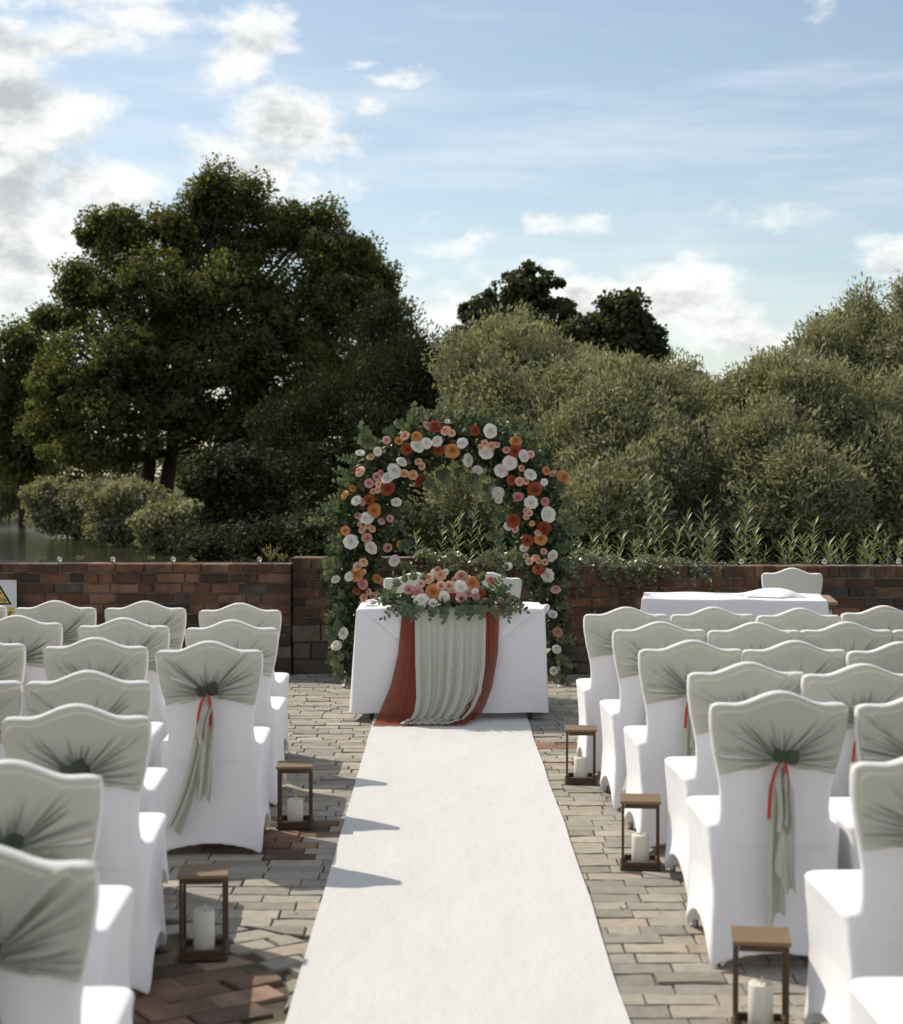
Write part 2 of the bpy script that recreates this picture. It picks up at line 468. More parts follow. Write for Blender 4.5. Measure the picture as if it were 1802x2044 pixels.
def glass_mat():
    m, nt, out = new_mat('bulb_glass')
    p = principled(nt, out, (0.95, 0.95, 0.93), 0.03, 0.5)
    p.inputs['Transmission Weight'].default_value = 0.9
    p.inputs['IOR'].default_value = 1.3
    return m
M['glass'] = glass_mat()
def ground_mat():
    m, nt, out = new_mat('rough_grass_bank')
    p = world_pos(nt)
    n = nnoise(nt, 0.6, 8, 0.7, vec=p); n2 = nnoise(nt, 9, 6, 0.7, vec=p)
    c = ramp(nt, n, [(0.3, (0.045, 0.05, 0.022)), (0.55, (0.085, 0.085, 0.04)), (0.75, (0.11, 0.09, 0.055))])
    principled(nt, out, c, 0.95, 0.1, bump(nt, n2, 1.0, 0.15))
    return m
M['ground'] = ground_mat()
def water_mat():
    m, nt, out = new_mat('river_water')
    p = world_pos(nt)
    n = nnoise(nt, 1.3, 5, 0.6, vec=p, stretch=(0.55, 1.5, 1)); n2 = nnoise(nt, 0.35, 4, 0.6, vec=p, stretch=(0.5, 1.5, 1))
    b = bump(nt, n2, 0.6, 0.25); b = bump(nt, n, 0.8, 0.10, b)
    p_ = principled(nt, out, (0.035, 0.037, 0.022), 0.06, 0.5, b)
    p_.inputs['IOR'].default_value = 1.33
    return m
M['water'] = water_mat()

# ------------------------------------------------------------------ terrain and river
WATER_Z = -1.2
def sstep(a, b, x):
    t = np.clip((x - a) / (b - a), 0, 1); return t * t * (3 - 2 * t)
def terrain_z(X, Y):
    X = np.asarray(X, float); Y = np.asarray(Y, float)
    bx = np.interp(Y, [10, 30, 45, 57, 60, 80, 112, 118, 160], [-2.2, -3.5, -5.5, -8.0, -9.5, -18, -30, -75, -400])
    d = X - bx
    z = -2.0 + 1.25 * sstep(-2.5, 1.5, d) + 0.55 * sstep(1, 5, d) + 0.35 * sstep(15, 60, d)
    z = z + 0.08 * np.sin(X * 0.7 + Y * 0.31) * sstep(1, 4, d) + 0.06 * np.sin(X * 0.23 - Y * 0.5)
    z = np.where(Y < 14.2, np.minimum(z, -0.5), z)
    return z
def tz(X, Y): return float(terrain_z(X, Y))
gx = np.concatenate([np.linspace(-2500, -120, 16), np.linspace(-110, 60, 130), np.linspace(70, 2500, 16)])
gy = np.concatenate([np.linspace(-400, 8, 10), np.linspace(11, 130, 110), np.linspace(140, 4500, 22)])
GX, GY = np.meshgrid(gx, gy)
tag(obj('ground', grid_mesh('ground', np.dstack([GX, GY, terrain_z(GX, GY)]), M['ground'])), kind='structure')
wx = np.linspace(-420, 6, 60); wy = np.linspace(14.5, 165, 40)
WX, WY = np.meshgrid(wx, wy)
tag(obj('river', grid_mesh('river', np.dstack([WX, WY, np.full_like(WX, WATER_Z)]), M['water'])), kind='structure')

# ------------------------------------------------------------------ paving
def brick_variants(name, m, n, jit=0.004, cham=0.006):
    """unit bricks (1 x 1 x 1, top at z=0) with worn edges; scaled to size per piece"""
    out = []
    r = random.Random(5)
    for i in range(n):
        v = []
        for z, ins in ((-1.0, 0.0), (-0.09, 0.0), (0.0, 1.0)):
            for x, y in ((-.5, -.5), (-.17, -.5), (.17, -.5), (.5, -.5), (.5, .5), (.17, .5), (-.17, .5), (-.5, .5)):
                cx = math.copysign(min(abs(x), .5 - .014 * ins * (0.4 + r.random())), x) if abs(x) > .4 else x
                cy = y * (1 - 0.055 * ins * (0.4 + r.random()))
                v.append((cx + r.uniform(-.008, .008), cy + r.uniform(-.018, .018), z + (r.uniform(-.04, .02) if ins else 0)))
        f = []
        for a in (0, 8):
            for k in range(8): f.append((a + k, a + (k + 1) % 8, a + 8 + (k + 1) % 8, a + 8 + k))
        f += [(16, 17, 22, 23), (17, 18, 21, 22), (18, 19, 20, 21)]
        out.append(mesh(name, v, f, m))
    return out
PAV = brick_variants('paving_brick', M['paver'], 6)
REDP = brick_variants('red_paving_brick', M['red_paver'], 5)
patio_mb = MB().box(-7.5, 7.5, -4, 13.52, -0.9, -0.014)
patio = tag(obj('patio', patio_mb.mesh('patio', M['joint'])), kind='structure')
DISC = (-1.15, 5.1); R0, R1 = 0.66, 0.93
def in_red_band(x, y):
    # an old drain run of red bricks crossing the paving, and two worn strips beyond it
    if x < -0.40 and 6.95 < y + 0.25 * (x + 0.5) < 7.75: return x < -0.62 + 0.30 * (y - 7.0) + 0.06 * math.sin(y * 9)
    if x > 0.5 and (9.82 < y < 9.98 or 9.2 < y < 9.32): return True
    return False
pieces = []     # (x, y, rot, length, width, red)
r = random.Random(3)
y = -3.9
row = 0
while y < 13.46:
    wd = 0.110 + r.uniform(-.005, .006)
    x = -6.2 + r.uniform(0, .23)
    while x < 6.2:
        ln = r.choice([0.222, 0.222, 0.218, 0.226, 0.215, 0.112, 0.16])
        cx, cy = x + ln / 2, y + wd / 2
        dd = math.hypot(cx - DISC[0], cy - DISC[1])
        if not (-0.30 < cx < 0.38 and cy < 11.4) and dd > R1 - 0.03:
            pieces.append((cx, cy, r.gauss(0, .006), ln, wd, in_red_band(cx, cy) and r.random() < .9, (R1 + .003, 99) if dd < R1 + .16 else 0))
        x += ln + r.uniform(.003, .007)
    y += wd + r.uniform(.002, .006)
    row += 1
for ring, (ra, rb, ang, red) in enumerate(((0.0, R0, 33, True), (R0, R1, 33, False))):
    ca, sa = math.cos(R(ang)), math.sin(R(ang))
    wv = 0.118 if ring else 0.13
    for i in range(-9, 10):
        for j in range(-7, 8):
            lx, ly = (j + (0.5 if i % 2 else 0)) * 0.232 + r.uniform(-.01, .01), i * wv
            cx, cy = DISC[0] + lx * ca - ly * sa, DISC[1] + lx * sa + ly * ca
            d = math.hypot(cx - DISC[0], cy - DISC[1])
            if ra - 0.03 <= d <= rb + 0.03 and (ring == 0 or d > R0 + 0.02):
                pieces.append((cx, cy, R(ang), 0.222, wv - 0.010, red, (ra, rb)))
def corridor(p):
    x, y = p[0], p[1]
    if y < 4.2: return 99
    half = y * 0.30
    ok = (-1.25 < x < -0.44) or (0.52 < x < 0.72 + 0.42 * min(1, max(0, (8 - y) / 3)))
    return y if ok and abs(x) < half else 99
pieces.sort(key=corridor)
stuff = MB()
cnt = 0
for p in pieces:
    cx, cy, rot, ln, wd, red, cut = p
    var = r.choice(REDP if red else PAV)
    zt = r.gauss(0, .0022)
    mtx = Matrix.Translation((cx, cy, zt)) @ Matrix.Rotation(rot, 4, 'Z') @ Matrix.Rotation(r.gauss(0, .008), 4, 'X') @ Matrix.Rotation(r.gauss(0, .005), 4, 'Y') @ Matrix.Diagonal((ln, wd, 0.05, 1))
    single = cnt < 300 and corridor(p) < 90
    if cut:
        vs = []
        for q in var.vertices:
            w = mtx @ q.co
            dx, dy = w.x - DISC[0], w.y - DISC[1]
            d = max(1e-4, math.hypot(dx, dy))
            k = min(max(d, cut[0] + .005 if cut[0] else 0), cut[1] - .005) / d
            vs.append((DISC[0] + dx * k, DISC[1] + dy * k, w.z))
        fs = [tuple(f.vertices) for f in var.polygons]
        if single:
            obj('paving_brick', mesh('paving_brick', vs, fs, var.materials[0]), patio); cnt += 1
        elif red:
            obj('paving_brick', mesh('paving_brick', vs, fs, var.materials[0]), patio)
        else: stuff.add(vs, fs)
    elif single:
        o = obj('paving_brick', var, patio); o.matrix_local = mtx; cnt += 1
    elif red:
        continue_red = True
        o = obj('paving_brick', var, patio); o.matrix_local = mtx
    else:
        stuff.add([mtx @ q.co for q in var.vertices], [tuple(f.vertices) for f in var.polygons])
tag(stuff.build('paving_bricks', M['paver'], patio), kind='stuff')

# carpet
cx0, cx1 = -0.47, 0.548
cols = np.linspace(cx0, cx1, 26); rows = np.linspace(1.6, 11.35, 130)
CX, CY = np.meshgrid(cols, rows)
wob = 0.003 * np.sin(CY * 1.1) + 0.0015 * np.sin(CY * 4.1 + 1)
CZ = 0.012 + 0.0025 * np.sin(CY * 3.1 + CX * 2) * np.sin(CX * 5 + CY) + 0.002 * np.sin(CY * 9 + 3 * CX)
top = np.dstack([CX + wob * (1 + 0.6 * np.sign(CX)), CY, CZ])
sk = top.copy()
rim = np.concatenate([top[0, :], top[1:, -1], top[-1, -2::-1], top[-2:0:-1, 0]])
low = rim.copy(); low[:, 2] = 0.003
mbc = MB()
gm = [(i * 26 + j, i * 26 + j + 1, (i + 1) * 26 + j + 1, (i + 1) * 26 + j) for i in range(129) for j in range(25)]
mbc.add(top.reshape(-1, 3).tolist(), gm)
nr = len(rim)
mbc.add(rim.tolist() + low.tolist(), [(k, nr + k, nr + (k + 1) % nr, (k + 1) % nr) for k in range(nr)])
tag(mbc.build('aisle_carpet', M['carpet'], smooth=True), 'long white felt aisle carpet running up to the flower-topped table', 'carpet')

# ------------------------------------------------------------------ brick walls behind
WALL_Y = 13.5
def wall_brick_variants(m, n):
    out = []
    r = random.Random(9)
    for i in range(n):
        v = []
        for y, ins in ((0.0, 1.0), (0.10, 0.0), (1.0, 0.0)):      # front face at y = 0, unit size, centre of base at origin
            for x, z in ((-.5, 0), (-.17, 0), (.17, 0), (.5, 0), (.5, 1), (.17, 1), (-.17, 1), (-.5, 1)):
                kx = x * (1 - 0.045 * ins * (0.5 + r.random())) if abs(x) > .4 else x
                kz = 0.5 + (z - 0.5) * (1 - 0.14 * ins * (0.4 + r.random()))
                v.append((kx, y + (r.uniform(-.03, .06) if ins else 0), kz + r.uniform(-.02, .02)))
        f = []
        for a in (0, 8):
            for k in range(8): f.append((a + k, a + 8 + k, a + 8 + (k + 1) % 8, a + (k + 1) % 8))
        f += [(23, 22, 17, 16), (22, 21, 18, 17), (21, 20, 19, 18), (0, 1, 6, 7), (1, 2, 5, 6), (2, 3, 4, 5)]
        out.append(mesh('brick', v, f, m, False))
    return out
WB = wall_brick_variants(M['brick'], 7)
WS = wall_brick_variants(M['stone'], 6)
def brick_wall(name, label, x0, x1, y0, top, stone=None, onedge=False, skew=0.0, seed=1, thick=0.235, course=0.0815):
    """bricks laid course by course over a mortar core; skew turns the wall about its right end"""
    r = random.Random(seed)
    root = tag(empty(name, (x1, y0, 0), skew), label, 'wall')
    L_ = x1 - x0
    core = MB().box(-L_ + .004, -.004, 0.020, thick, -1.6, top - 0.012)
    core.build('mortar', M['mortar'], root)
    z = 0.0
    zs = []
    capz = 0.108 if onedge else course
    n = int(round((top - capz) / course))
    ch = (top - capz) / n
    for i in range(n): zs.append((i * ch, ch, False))
    zs.append((n * ch, capz, True))
    for i, (z, h, cap) in enumerate(zs):
        x = -L_
        first = True
        while x < -0.012:
            if cap and onedge: ln = 0.074 + r.uniform(-.004, .008) if r.random() < .75 else 0.108
            elif first: ln = r.choice([.108, .222, .16])
            else: ln = r.choice([.225, .222, .228, .22, .108, .112])
            first = False
            ln = min(ln, -x - 0.002)
            if -x - 0.002 - ln < 0.05: ln = -x - 0.002
            cxw = x1 + x + ln / 2
            st = stone and stone[0] < cxw < stone[1] and z + h < stone[2]
            if not st:
                o = obj('brick', r.choice(WB), root)
                dep = thick if cap else 0.105
                o.scale = (ln - .001, dep, h - 0.011 - r.uniform(0, .003))
                o.location = (x + ln / 2, r.gauss(0, .006), z + r.uniform(.0, .004))
                o.rotation_euler = (r.gauss(0, .010), 0, r.gauss(0, .008))
            x += ln + r.uniform(.008, .013)
    if stone:
        z = 0.0
        while z < stone[2] - 0.05:
            h = min(r.uniform(.09, .15), stone[2] - z)
            x = stone[0] - x1
            while x < min(stone[1] - x1, -0.01):
                ln = min(r.uniform(.12, .34), min(stone[1] - x1, -.004) - x)
                if ln < .04: break
                o = obj('stone', r.choice(WS), root)
                o.scale = (ln, 0.12, h - .010)
                o.location = (x + ln / 2, r.uniform(-.03, .004), z)
                o.rotation_euler = (r.gauss(0, .03), r.gauss(0, .03), r.gauss(0, .04))
                x += ln + .012
            z += h
    return root
XP0 = at_depth(584, 1112, WALL_Y).x; XP1 = at_depth(850, 1112, WALL_Y).x
brick_wall('brick_wall', 'low weathered red brick wall beside the river, with the warning sign on it', -4.6, XP0 - 0.008, WALL_Y - 0.05, 0.915, (-2.2, XP0, 0.33), False, R(-1.0), 4)
brick_wall('brick_wall', 'slightly taller brick wall section behind the left foot of the flower arch', XP0, XP1, WALL_Y, 0.965, (XP0, XP1, 0.44), True, 0, 6)
brick_wall('brick_wall', 'low red brick wall overgrown with ivy, behind the spare white table', XP1 + .008, 4.9, WALL_Y, 0.895, (XP1, 1.35, 0.24), True, 0, 8)

# ------------------------------------------------------------------ chairs
def back_w(h): return np.interp(h, [.36, .47, .53, .60, .66, .72, .80, .87, .95], [.213, .190, .182, .186, .198, .213, .227, .231, .231])
def back_y(h): return -0.222 - 0.085 * np.clip((h - .47) / .45, 0, 1.2) ** 1.15
def crown(x, W=.231):
    x = np.abs(x)
    t = np.clip(x / .155, 0, 1)
    z = .884 + .044 * (.5 + .5 * np.cos(np.pi * t)) + .004 * sstep(.12, .2, x)
    rr = .034
    e = np.clip((x - (W - rr)) / rr, 0, 1)
    return z - rr * (1 - np.sqrt(np.clip(1 - e * e, 0, 1)))
def pillow(h0, grow, tmax, nu, nv, disp=None, hb=None, rim=.022, part=1.0):
    """a padded back: returns rear and front sheets as grids that meet along the outline"""
    a = 1 - rim / .231
    core = np.linspace(-a, a, nu)
    e = a + (1 - a) * np.sin(np.linspace(0, np.pi / 2 * part, 8)[1:])
    u = np.concatenate([-e[::-1], core, e])
    av = 1 - rim / (.9 - h0)
    v = np.concatenate([np.linspace(0, av, nv), av + (1 - av) * np.sin(np.linspace(0, np.pi / 2 * part, 8)[1:])])
    U, V = np.meshgrid(u, v)
    xt = U * (.231 + grow)
    T = crown(np.clip(np.abs(xt), 0, .231 + grow) * .231 / (.231 + grow)) + grow
    H0 = np.full_like(U, h0) if hb is None else hb(U)
    H = H0 + (T - H0) * V
    X = U * (back_w(H) + grow)
    eu = np.clip((np.abs(U) - a) / (1 - a), 0, 1); ev = np.clip((V - av) / (1 - av), 0, 1)
    th = tmax * np.sqrt(np.clip(1 - eu ** 2, 0, 1)) * np.sqrt(np.clip(1 - ev ** 2, 0, 1))
    yc = back_y(H)
    fade = np.clip((1 - eu) , 0, 1) * np.clip(1 - ev, 0, 1)
    d = disp(X, H) * fade if disp is not None else 0
    rear = np.dstack([X, yc - th - d, H]); front = np.dstack([X, yc + th, H])
    return rear, front
def merge_grids(name, grids, m, flip):
    bm = bmesh.new()
    for G, fl in zip(grids, flip):
        r_, c_ = G.shape[:2]
        vs = [bm.verts.new(p) for p in G.reshape(-1, 3)]
        for i in range(r_ - 1):
            for j in range(c_ - 1):
                q = [vs[i * c_ + j], vs[i * c_ + j + 1], vs[(i + 1) * c_ + j + 1], vs[(i + 1) * c_ + j]]
                if fl: q.reverse()
                try: bm.faces.new(q)
                except ValueError: pass
    bmesh.ops.remove_doubles(bm, verts=bm.verts[:], dist=0.0004)
    me = bpy.data.meshes.new(name); bm.to_mesh(me); bm.free()
    me.polygons.foreach_set('use_smooth', [True] * len(me.polygons))
    me.materials.append(m)
    return me
def make_cover():
    # padded back
    rear, front = pillow(.40, 0, .026, 24, 30)
    bottom = [rear[0], front[0]]
    cap = np.array([rear[0], front[0]])
    me1 = merge_grids('cover_back', [rear, front, cap], M['cover'], [False, True, True])
    # seat and skirt: rings of a rounded rectangle, pulled in between the four feet
    zs = np.array([0, .03, .07, .12, .18, .24, .30, .36, .41, .445, .465, .475, .478])
    wx_ = np.interp(zs, [0, .1, .25, .40, .465, .475, .478], [.224, .219, .214, .222, .228, .220, .185])
    yb = np.interp(zs, [0, .25, .40, .465, .475, .478], [-.285, -.262, -.246, -.243, -.238, -.20])
    yf = np.interp(zs, [0, .25, .40, .465, .475, .478], [.262, .250, .252, .256, .248, .21])
    n = 25
    rings = []
    for i, z in enumerate(zs):
        pts = []
        cr = .045 if z > .44 else .03
        for side in range(4):
            for k in range(n - 1):
                t = k / (n - 1)
                s = math.sin(math.pi * t)
                pinch = {0: .016, 1: .030, 2: .020, 3: .030}[side] * s ** .8 * math.sin(math.pi * min(1, z / .46)) ** .7
                low = {0: .045, 1: .115, 2: .09, 3: .115}[side] * s ** .75
                zz = z + low * max(0, 1 - z / .34) ** 1.2
                x0, x1, y0, y1 = -wx_[i], wx_[i], yb[i], yf[i]
                if side == 0: p = [x0 + (x1 - x0) * t, y0 + pinch]
                elif side == 1: p = [x1 - pinch, y0 + (y1 - y0) * t]
                elif side == 2: p = [x1 - (x1 - x0) * t, y1 - pinch]
                else: p = [x0 + pinch, y1 - (y1 - y0) * t]
                # round the corners
                qx = max(0, abs(p[0]) - (wx_[i] - cr)); yc_ = (y0 + y1) / 2; hy = (y1 - y0) / 2
                qy = max(0, abs(p[1] - yc_) - (hy - cr))
                if qx > 0 and qy > 0:
                    l = math.hypot(qx, qy)
                    if l > cr:
                        p[0] = math.copysign(wx_[i] - cr + qx * cr / l, p[0]); p[1] = yc_ + math.copysign(hy - cr + qy * cr / l, p[1] - yc_)
                pts.append((p[0], p[1], zz))
        rings.append(pts)
    bm = bmesh.new(); bm.from_mesh(me1)
    vs = [[bm.verts.new(p) for p in ring] for ring in rings]
    m_ = len(rings[0])
    for i in range(len(zs) - 1):
        for k in range(m_):
            bm.faces.new((vs[i][k], vs[i][(k + 1) % m_], vs[i + 1][(k + 1) % m_], vs[i + 1][k]))
    bm.faces.new(vs[-1])
    cb = bm.verts.new((0, 0, .16))
    for k in range(m_): bm.faces.new((cb, vs[0][(k + 1) % m_], vs[0][k]))
    bmesh.ops.recalc_face_normals(bm, faces=bm.faces[:])
    me = bpy.data.meshes.new('cover'); bm.to_mesh(me); bm.free()
    o = bpy.data.objects.new('tmp', me); C.objects.link(o)
    md = o.modifiers.new('r', 'REMESH'); md.mode = 'VOXEL'; md.voxel_size = 0.0075; md.use_smooth_shade = True
    sm = o.modifiers.new('s', 'SMOOTH'); sm.iterations = 7; sm.factor = 0.5
    dg = bpy.context.evaluated_depsgraph_get()
    res = bpy.data.meshes.new_from_object(o.evaluated_get(dg))
    bpy.data.objects.remove(o)
    res.name = 'cover'
    res.materials.clear(); res.materials.append(M['cover'])
    res.polygons.foreach_set('use_smooth', [True] * len(res.polygons))
    return res
COVER = make_cover()
KNOT_H = .693
def pleat_field(seed):
    r = random.Random(seed)
    folds = []
    for th in (-15, -7, 1, 8, 16):
        folds.append((th + r.uniform(-3, 3), r.uniform(2.2, 3.8), r.uniform(.09, .17), r.uniform(.004, .0075)))
    for sgn in (-1, 1):
        for th in (40, 47, 54, 60, 66, 72, 78, 84, 90, 96, 101):
            folds.append((sgn * (th + r.uniform(-3, 3)), r.uniform(1.6, 3.4), r.uniform(.17, .32), r.uniform(.003, .0085)))
    kx = r.uniform(-.008, .008)
    ph = r.uniform(0, 6)
    def disp(X, H):
        dx, dz = X - kx, H - KNOT_H
        rho = np.hypot(dx, dz) + 1e-5
        th = np.degrees(np.arctan2(dx, dz))
        out = np.zeros_like(X)
        for t0, sg, ln, am in folds:
            w = sg * (1 + .35 * np.exp(-rho / .06))
            bend = t0 + 10 * (rho - .1) * np.sin(t0 + ph)
            g = np.exp(-((th - bend) / (1.3 * w)) ** 2) - 1.3 * np.exp(-((th - bend - np.sign(t0) * 1.6 * w) / (.7 * w)) ** 2)
            out += 2.7 * am * g * np.clip(rho / .05, 0, 1) * (1 - sstep(ln * .45, ln, rho))
        out += .0015 * np.sin(th * .9 + ph) * np.exp(-rho / .08)
        out += .016 * np.exp(-(rho / .035) ** 2) + .004
        return out
    return disp, kx
def make_hood(seed, pleats=True):
    disp, kx = pleat_field(seed)
    r = random.Random(seed + 50)
    s0, s1 = r.uniform(-.008, .008), r.uniform(-.012, .012)
    hb_r = lambda U: .646 + .040 * (1 - np.abs(U)) ** 1.4 + s0 * U + .003 * np.sin(U * 9 + seed)
    hb_f = lambda U: .640 + .010 * np.cos(U * 1.5)
    rear, _ = pillow(.64, .0055, .031, 110, 64, disp if pleats else None, hb_r, .022, .30)
    _, front = pillow(.64, .0055, .031, 40, 26, None, hb_f, .022, .30)
    for G in (rear, front):          # tuck the edges into the cover
        sg = 1 if G is rear else -1
        for sl in ((slice(None), 0), (slice(None), -1), (-1, slice(None))): G[sl][..., 1] += sg * .011
    # front and rear meet along the same outline even though their bottoms differ slightly
    me = merge_grids('sash_hood', [rear], M['sage'], [False])
    mf = merge_grids('sash_front', [front], M['sage'], [True])
    bm = bmesh.new(); bm.from_mesh(me); bm.from_mesh(mf)
    out = bpy.data.meshes.new('sash_hood'); bm.to_mesh(out); bm.free()
    out.polygons.foreach_set('use_smooth', [True] * len(out.polygons)); out.materials.append(M['sage'])
    return out, kx
HOODS = [make_hood(s) for s in (3, 8, 14, 21, 33, 46)]
PLAIN_HOOD = make_hood(5, False)[0]
KNOT_Y = float(back_y(KNOT_H)) - .031 - .020
def strip(name, path, width, folds, amp, m, ph=0.0, cut=0.0, nt=15):
    """hanging cloth: path of (x, y, z), width along it, rippled across"""
    n = len(path)
    P = np.zeros((n, nt, 3))
    for i, (x, y, z) in enumerate(path):
        s = i / (n - 1)
        w = np.interp(s, np.linspace(0, 1, len(width)), width)
        for j in range(nt):
            t = -1 + 2 * j / (nt - 1)
            tt = t + .22 * math.sin(2.3 * t + ph + 1.5 * s) + .10 * math.sin(5 * t - ph)
            rip = math.sin(tt * math.pi * folds + ph + s * 1.2)
            rip = math.copysign(abs(rip) ** .65, rip)
            g = min(1, .35 + s * 1.5)
            P[i, j] = (x + t * w / 2, y - amp * g * (rip + .4 * math.sin(t * 7 + ph * 2 + 3 * s)), z - (cut * t + .018 * math.sin(4 * t + ph)) * s ** 5)
    return grid_mesh(name, P, m)
def make_tails(seed):
    r = random.Random(seed)
    out = []
    lean = {2: -.13, 3: -.02, 5: .03, 8: .0}[seed]
    for k, (L_, w, dx, dy) in enumerate(((r.uniform(.50, .57), .070, -.012, 0), (r.uniform(.36, .44), .060, .016, -.016), (r.uniform(.18, .25), .042, .0, -.030))):
        n = 26
        ln = lean * (1, .35, .15)[k] + r.uniform(-.015, .015)
        ph = r.uniform(0, 6)
        path = []
        for i in range(n):
            s = i / (n - 1)
            path.append((dx * min(1, s * 4) + ln * s ** 1.5 + .012 * math.sin(4 * s + ph) * s, KNOT_Y + dy * min(1, s * 5) - .016 * s + .012 * math.sin(5 * s + ph) * s, KNOT_H - .005 - L_ * s))
        out.append(strip('sash_tail', path, [.022, .05, w * .9, w, w * 1.05], 1.5 + .8 * r.random(), .013, M['sage'], ph, r.uniform(-.03, .03)))
    return out
TAILS = [make_tails(s) for s in (2, 3, 5, 8)]
def make_knot():
    mb = MB()
    P = []
    for i in range(9):
        w = math.pi * i / 8
        P.append((.022 * math.sin(w) + .003, -.022 + .044 * i / 8))
    mb.lathe([(a * (1 + .0), z) for a, z in P], 16)
    v = [(x * (1 + .12 * math.sin(9 * math.atan2(y_, x))), y_ * .8 * (1 + .12 * math.sin(9 * math.atan2(y_, x))), z * 1.1) for x, y_, z in mb.v]
    return mesh('knot', v, mb.f, M['sage'], True)
KNOT = make_knot()
def make_ribbons(seed):
    r = random.Random(seed)
    out = []
    for sgn in (-1, 1):
        n = 18; L_ = r.uniform(.13, .19)
        P = np.zeros((n, 3, 3))
        sp = r.uniform(.016, .034) * sgn
        for i in range(n):
            s = i / (n - 1)
            x = sp * (math.sin(min(1, s * 1.6) * math.pi / 2)) * (1 if sgn < 0 else 1.1) + (-.01 * s if sgn > 0 else -.012 * s)
            z = KNOT_H + .004 - L_ * s ** 1.3 + .010 * math.sin(math.pi * min(1, s * 2.5))
            y_ = KNOT_Y - .034 - .006 * math.sin(3 * s + seed)
            tw = .5 * math.sin(2.5 * s + seed)
            for j in range(3):
                t = (j - 1) * .006
                P[i, j] = (x + t * math.cos(tw) + (.006 if s < .15 else 0) * 0, y_ + t * math.sin(tw), z)
        out.append(grid_mesh('ribbon', P, M['red_ribbon']))
    return out
RIBBONS = [make_ribbons(s) for s in (1, 2, 3)]
def round_leaf_mesh(name, m, aspect=.85, nseg=10, cup=.12):
    """leaf of unit length along +Y from its stalk, lying in XY, cupped"""
    v = [(0, 0, 0)]; mid = []
    pts = []
    for k in range(nseg + 1):
        t = k / nseg
        y_ = t
        w = aspect / 2 * max(0, math.sin(math.pi * t ** .85)) ** .75
        pts.append((w, y_))
    v, f = [], []
    for w, y_ in pts:
        z = cup * math.sin(math.pi * y_) * .3
        v += [(-w, y_, z + cup * w * 1.2), (0, y_, z * 1.0), (w, y_, z + cup * w * 1.2)]
    for k in range(nseg):
        f += [(3 * k, 3 * k + 1, 3 * k + 4, 3 * k + 3), (3 * k + 1, 3 * k + 2, 3 * k + 5, 3 * k + 4)]
    return mesh(name, v, f, m, True)
LEAF_ROUND = round_leaf_mesh('leaf', M['euca'], .9)
LEAF_KNOT = round_leaf_mesh('leaf', M['knot_leaf'], .9)
LEAF_OVAL = round_leaf_mesh('leaf', M['euca'], .55)
LEAF_LONG = round_leaf_mesh('leaf', M['weed_leaf'], .15, 6)
def leaf_child(parent, me, pos, direction, normal, size):
    d = Vector(direction).normalized()
    n = Vector(normal)
    x = d.cross(n)
    if x.length < 1e-3: x = d.cross(Vector((.3, .5, .8)))
    x.normalize(); n = x.cross(d)
    mt = Matrix((x, d, n)).transposed().to_4x4()
    o = obj('leaf', me, parent)
    o.matrix_local = Matrix.Translation(pos) @ mt @ Matrix.Scale(size, 4)
    return o
FOOT = MB().lathe([(.011, 0), (.012, .012), (.0105, .05)], 10).mesh('foot', M['steel'], True)
chair_count = 0
def chair(x, y, rz, label, group, style=0, dress=True, leaves=2):
    global chair_count
    k = chair_count; chair_count += 1
    r = random.Random(100 + k)
    t = tag(empty('covered_chair', (x, y, 0), rz), label, 'chair', group)
    obj('cover', COVER, t)
    for sx in (-1, 1):
        for fy in (-.245, .222): obj('foot', FOOT, t, loc=(sx * .188, fy, 0))
    if not dress:
        obj('sash_hood', PLAIN_HOOD, t)
        return t
    me, kx = HOODS[style % len(HOODS)]
    h = obj('sash_hood', me, t)
    obj('knot', KNOT, t, loc=(kx, KNOT_Y - .008, KNOT_H))
    for q in TAILS[style % 4]: obj('sash_tail', q, t, loc=(kx, 0, 0))
    for q in RIBBONS[k % 3]: obj('ribbon', q, t, loc=(kx, 0, 0))
    if leaves:
        sp = MB().tube([(kx, KNOT_Y - .03, KNOT_H - .05), (kx + .004, KNOT_Y - .036, KNOT_H), (kx + .008, KNOT_Y - .03, KNOT_H + .05)], [.0018, .0016, .001], 5).build('leaf_sprig', M['stem'], t)
        for i in range(leaves):
            a = (-1) ** i * r.uniform(.35, .9) + (0 if i < 2 else r.uniform(-.3, .3))
            leaf_child(sp, LEAF_KNOT, (kx + .006 * (-1) ** i, KNOT_Y - .038 - .004 * i, KNOT_H + .004 + .018 * (i // 2)), (math.sin(a), -.12, math.cos(a)), (r.uniform(-.3, .3), -1, .25), r.uniform(.050, .064))
    return t
BACK = float(back_y(.92))            # how far behind the chair's origin its top rail stands
def chair_at(px, py, rz, label, group, **kw):
    p = at_height(px, py, .93)
    c, s = math.cos(rz), math.sin(rz)
    return chair(p.x - (-BACK * s) * -1 * -1 if False else p.x + BACK * s, p.y - BACK * c, rz, label, group, **kw)
GL = 'sash-tied chairs on the river side of the aisle'
GR = 'sash-tied chairs on the side of the spare table'
left_rows = [
    # (peak x, peak y) from the aisle outwards
    [(479, 1201.7), (290, 1197.8), (110, 1197), (-68, 1194)],
    [(462.5, 1235), (246, 1231), (33, 1226)],
    [(418, 1277), (190, 1270), (-54, 1265)],
    [(176, 1335.5), (-82, 1335)],
    [(152, 1402)],
    [(19, 1513)],
    [(-45, 1678)]]
right_rows = [
    [(1249, 1209.6), (1422, 1209.6), (1594.5, 1211.6), (1763, 1207)],
    [(1316, 1238.5), (1506, 1239.7), (1689, 1239), (1873, 1239)],
    [(1380, 1275), (1585, 1276), (1797, 1278.5)],
    [(1492, 1318.7), (1721, 1322)],
    [(1555, 1376), (1847, 1378)],
    [(1875, 1488)],
    [(2060, 1660)]]
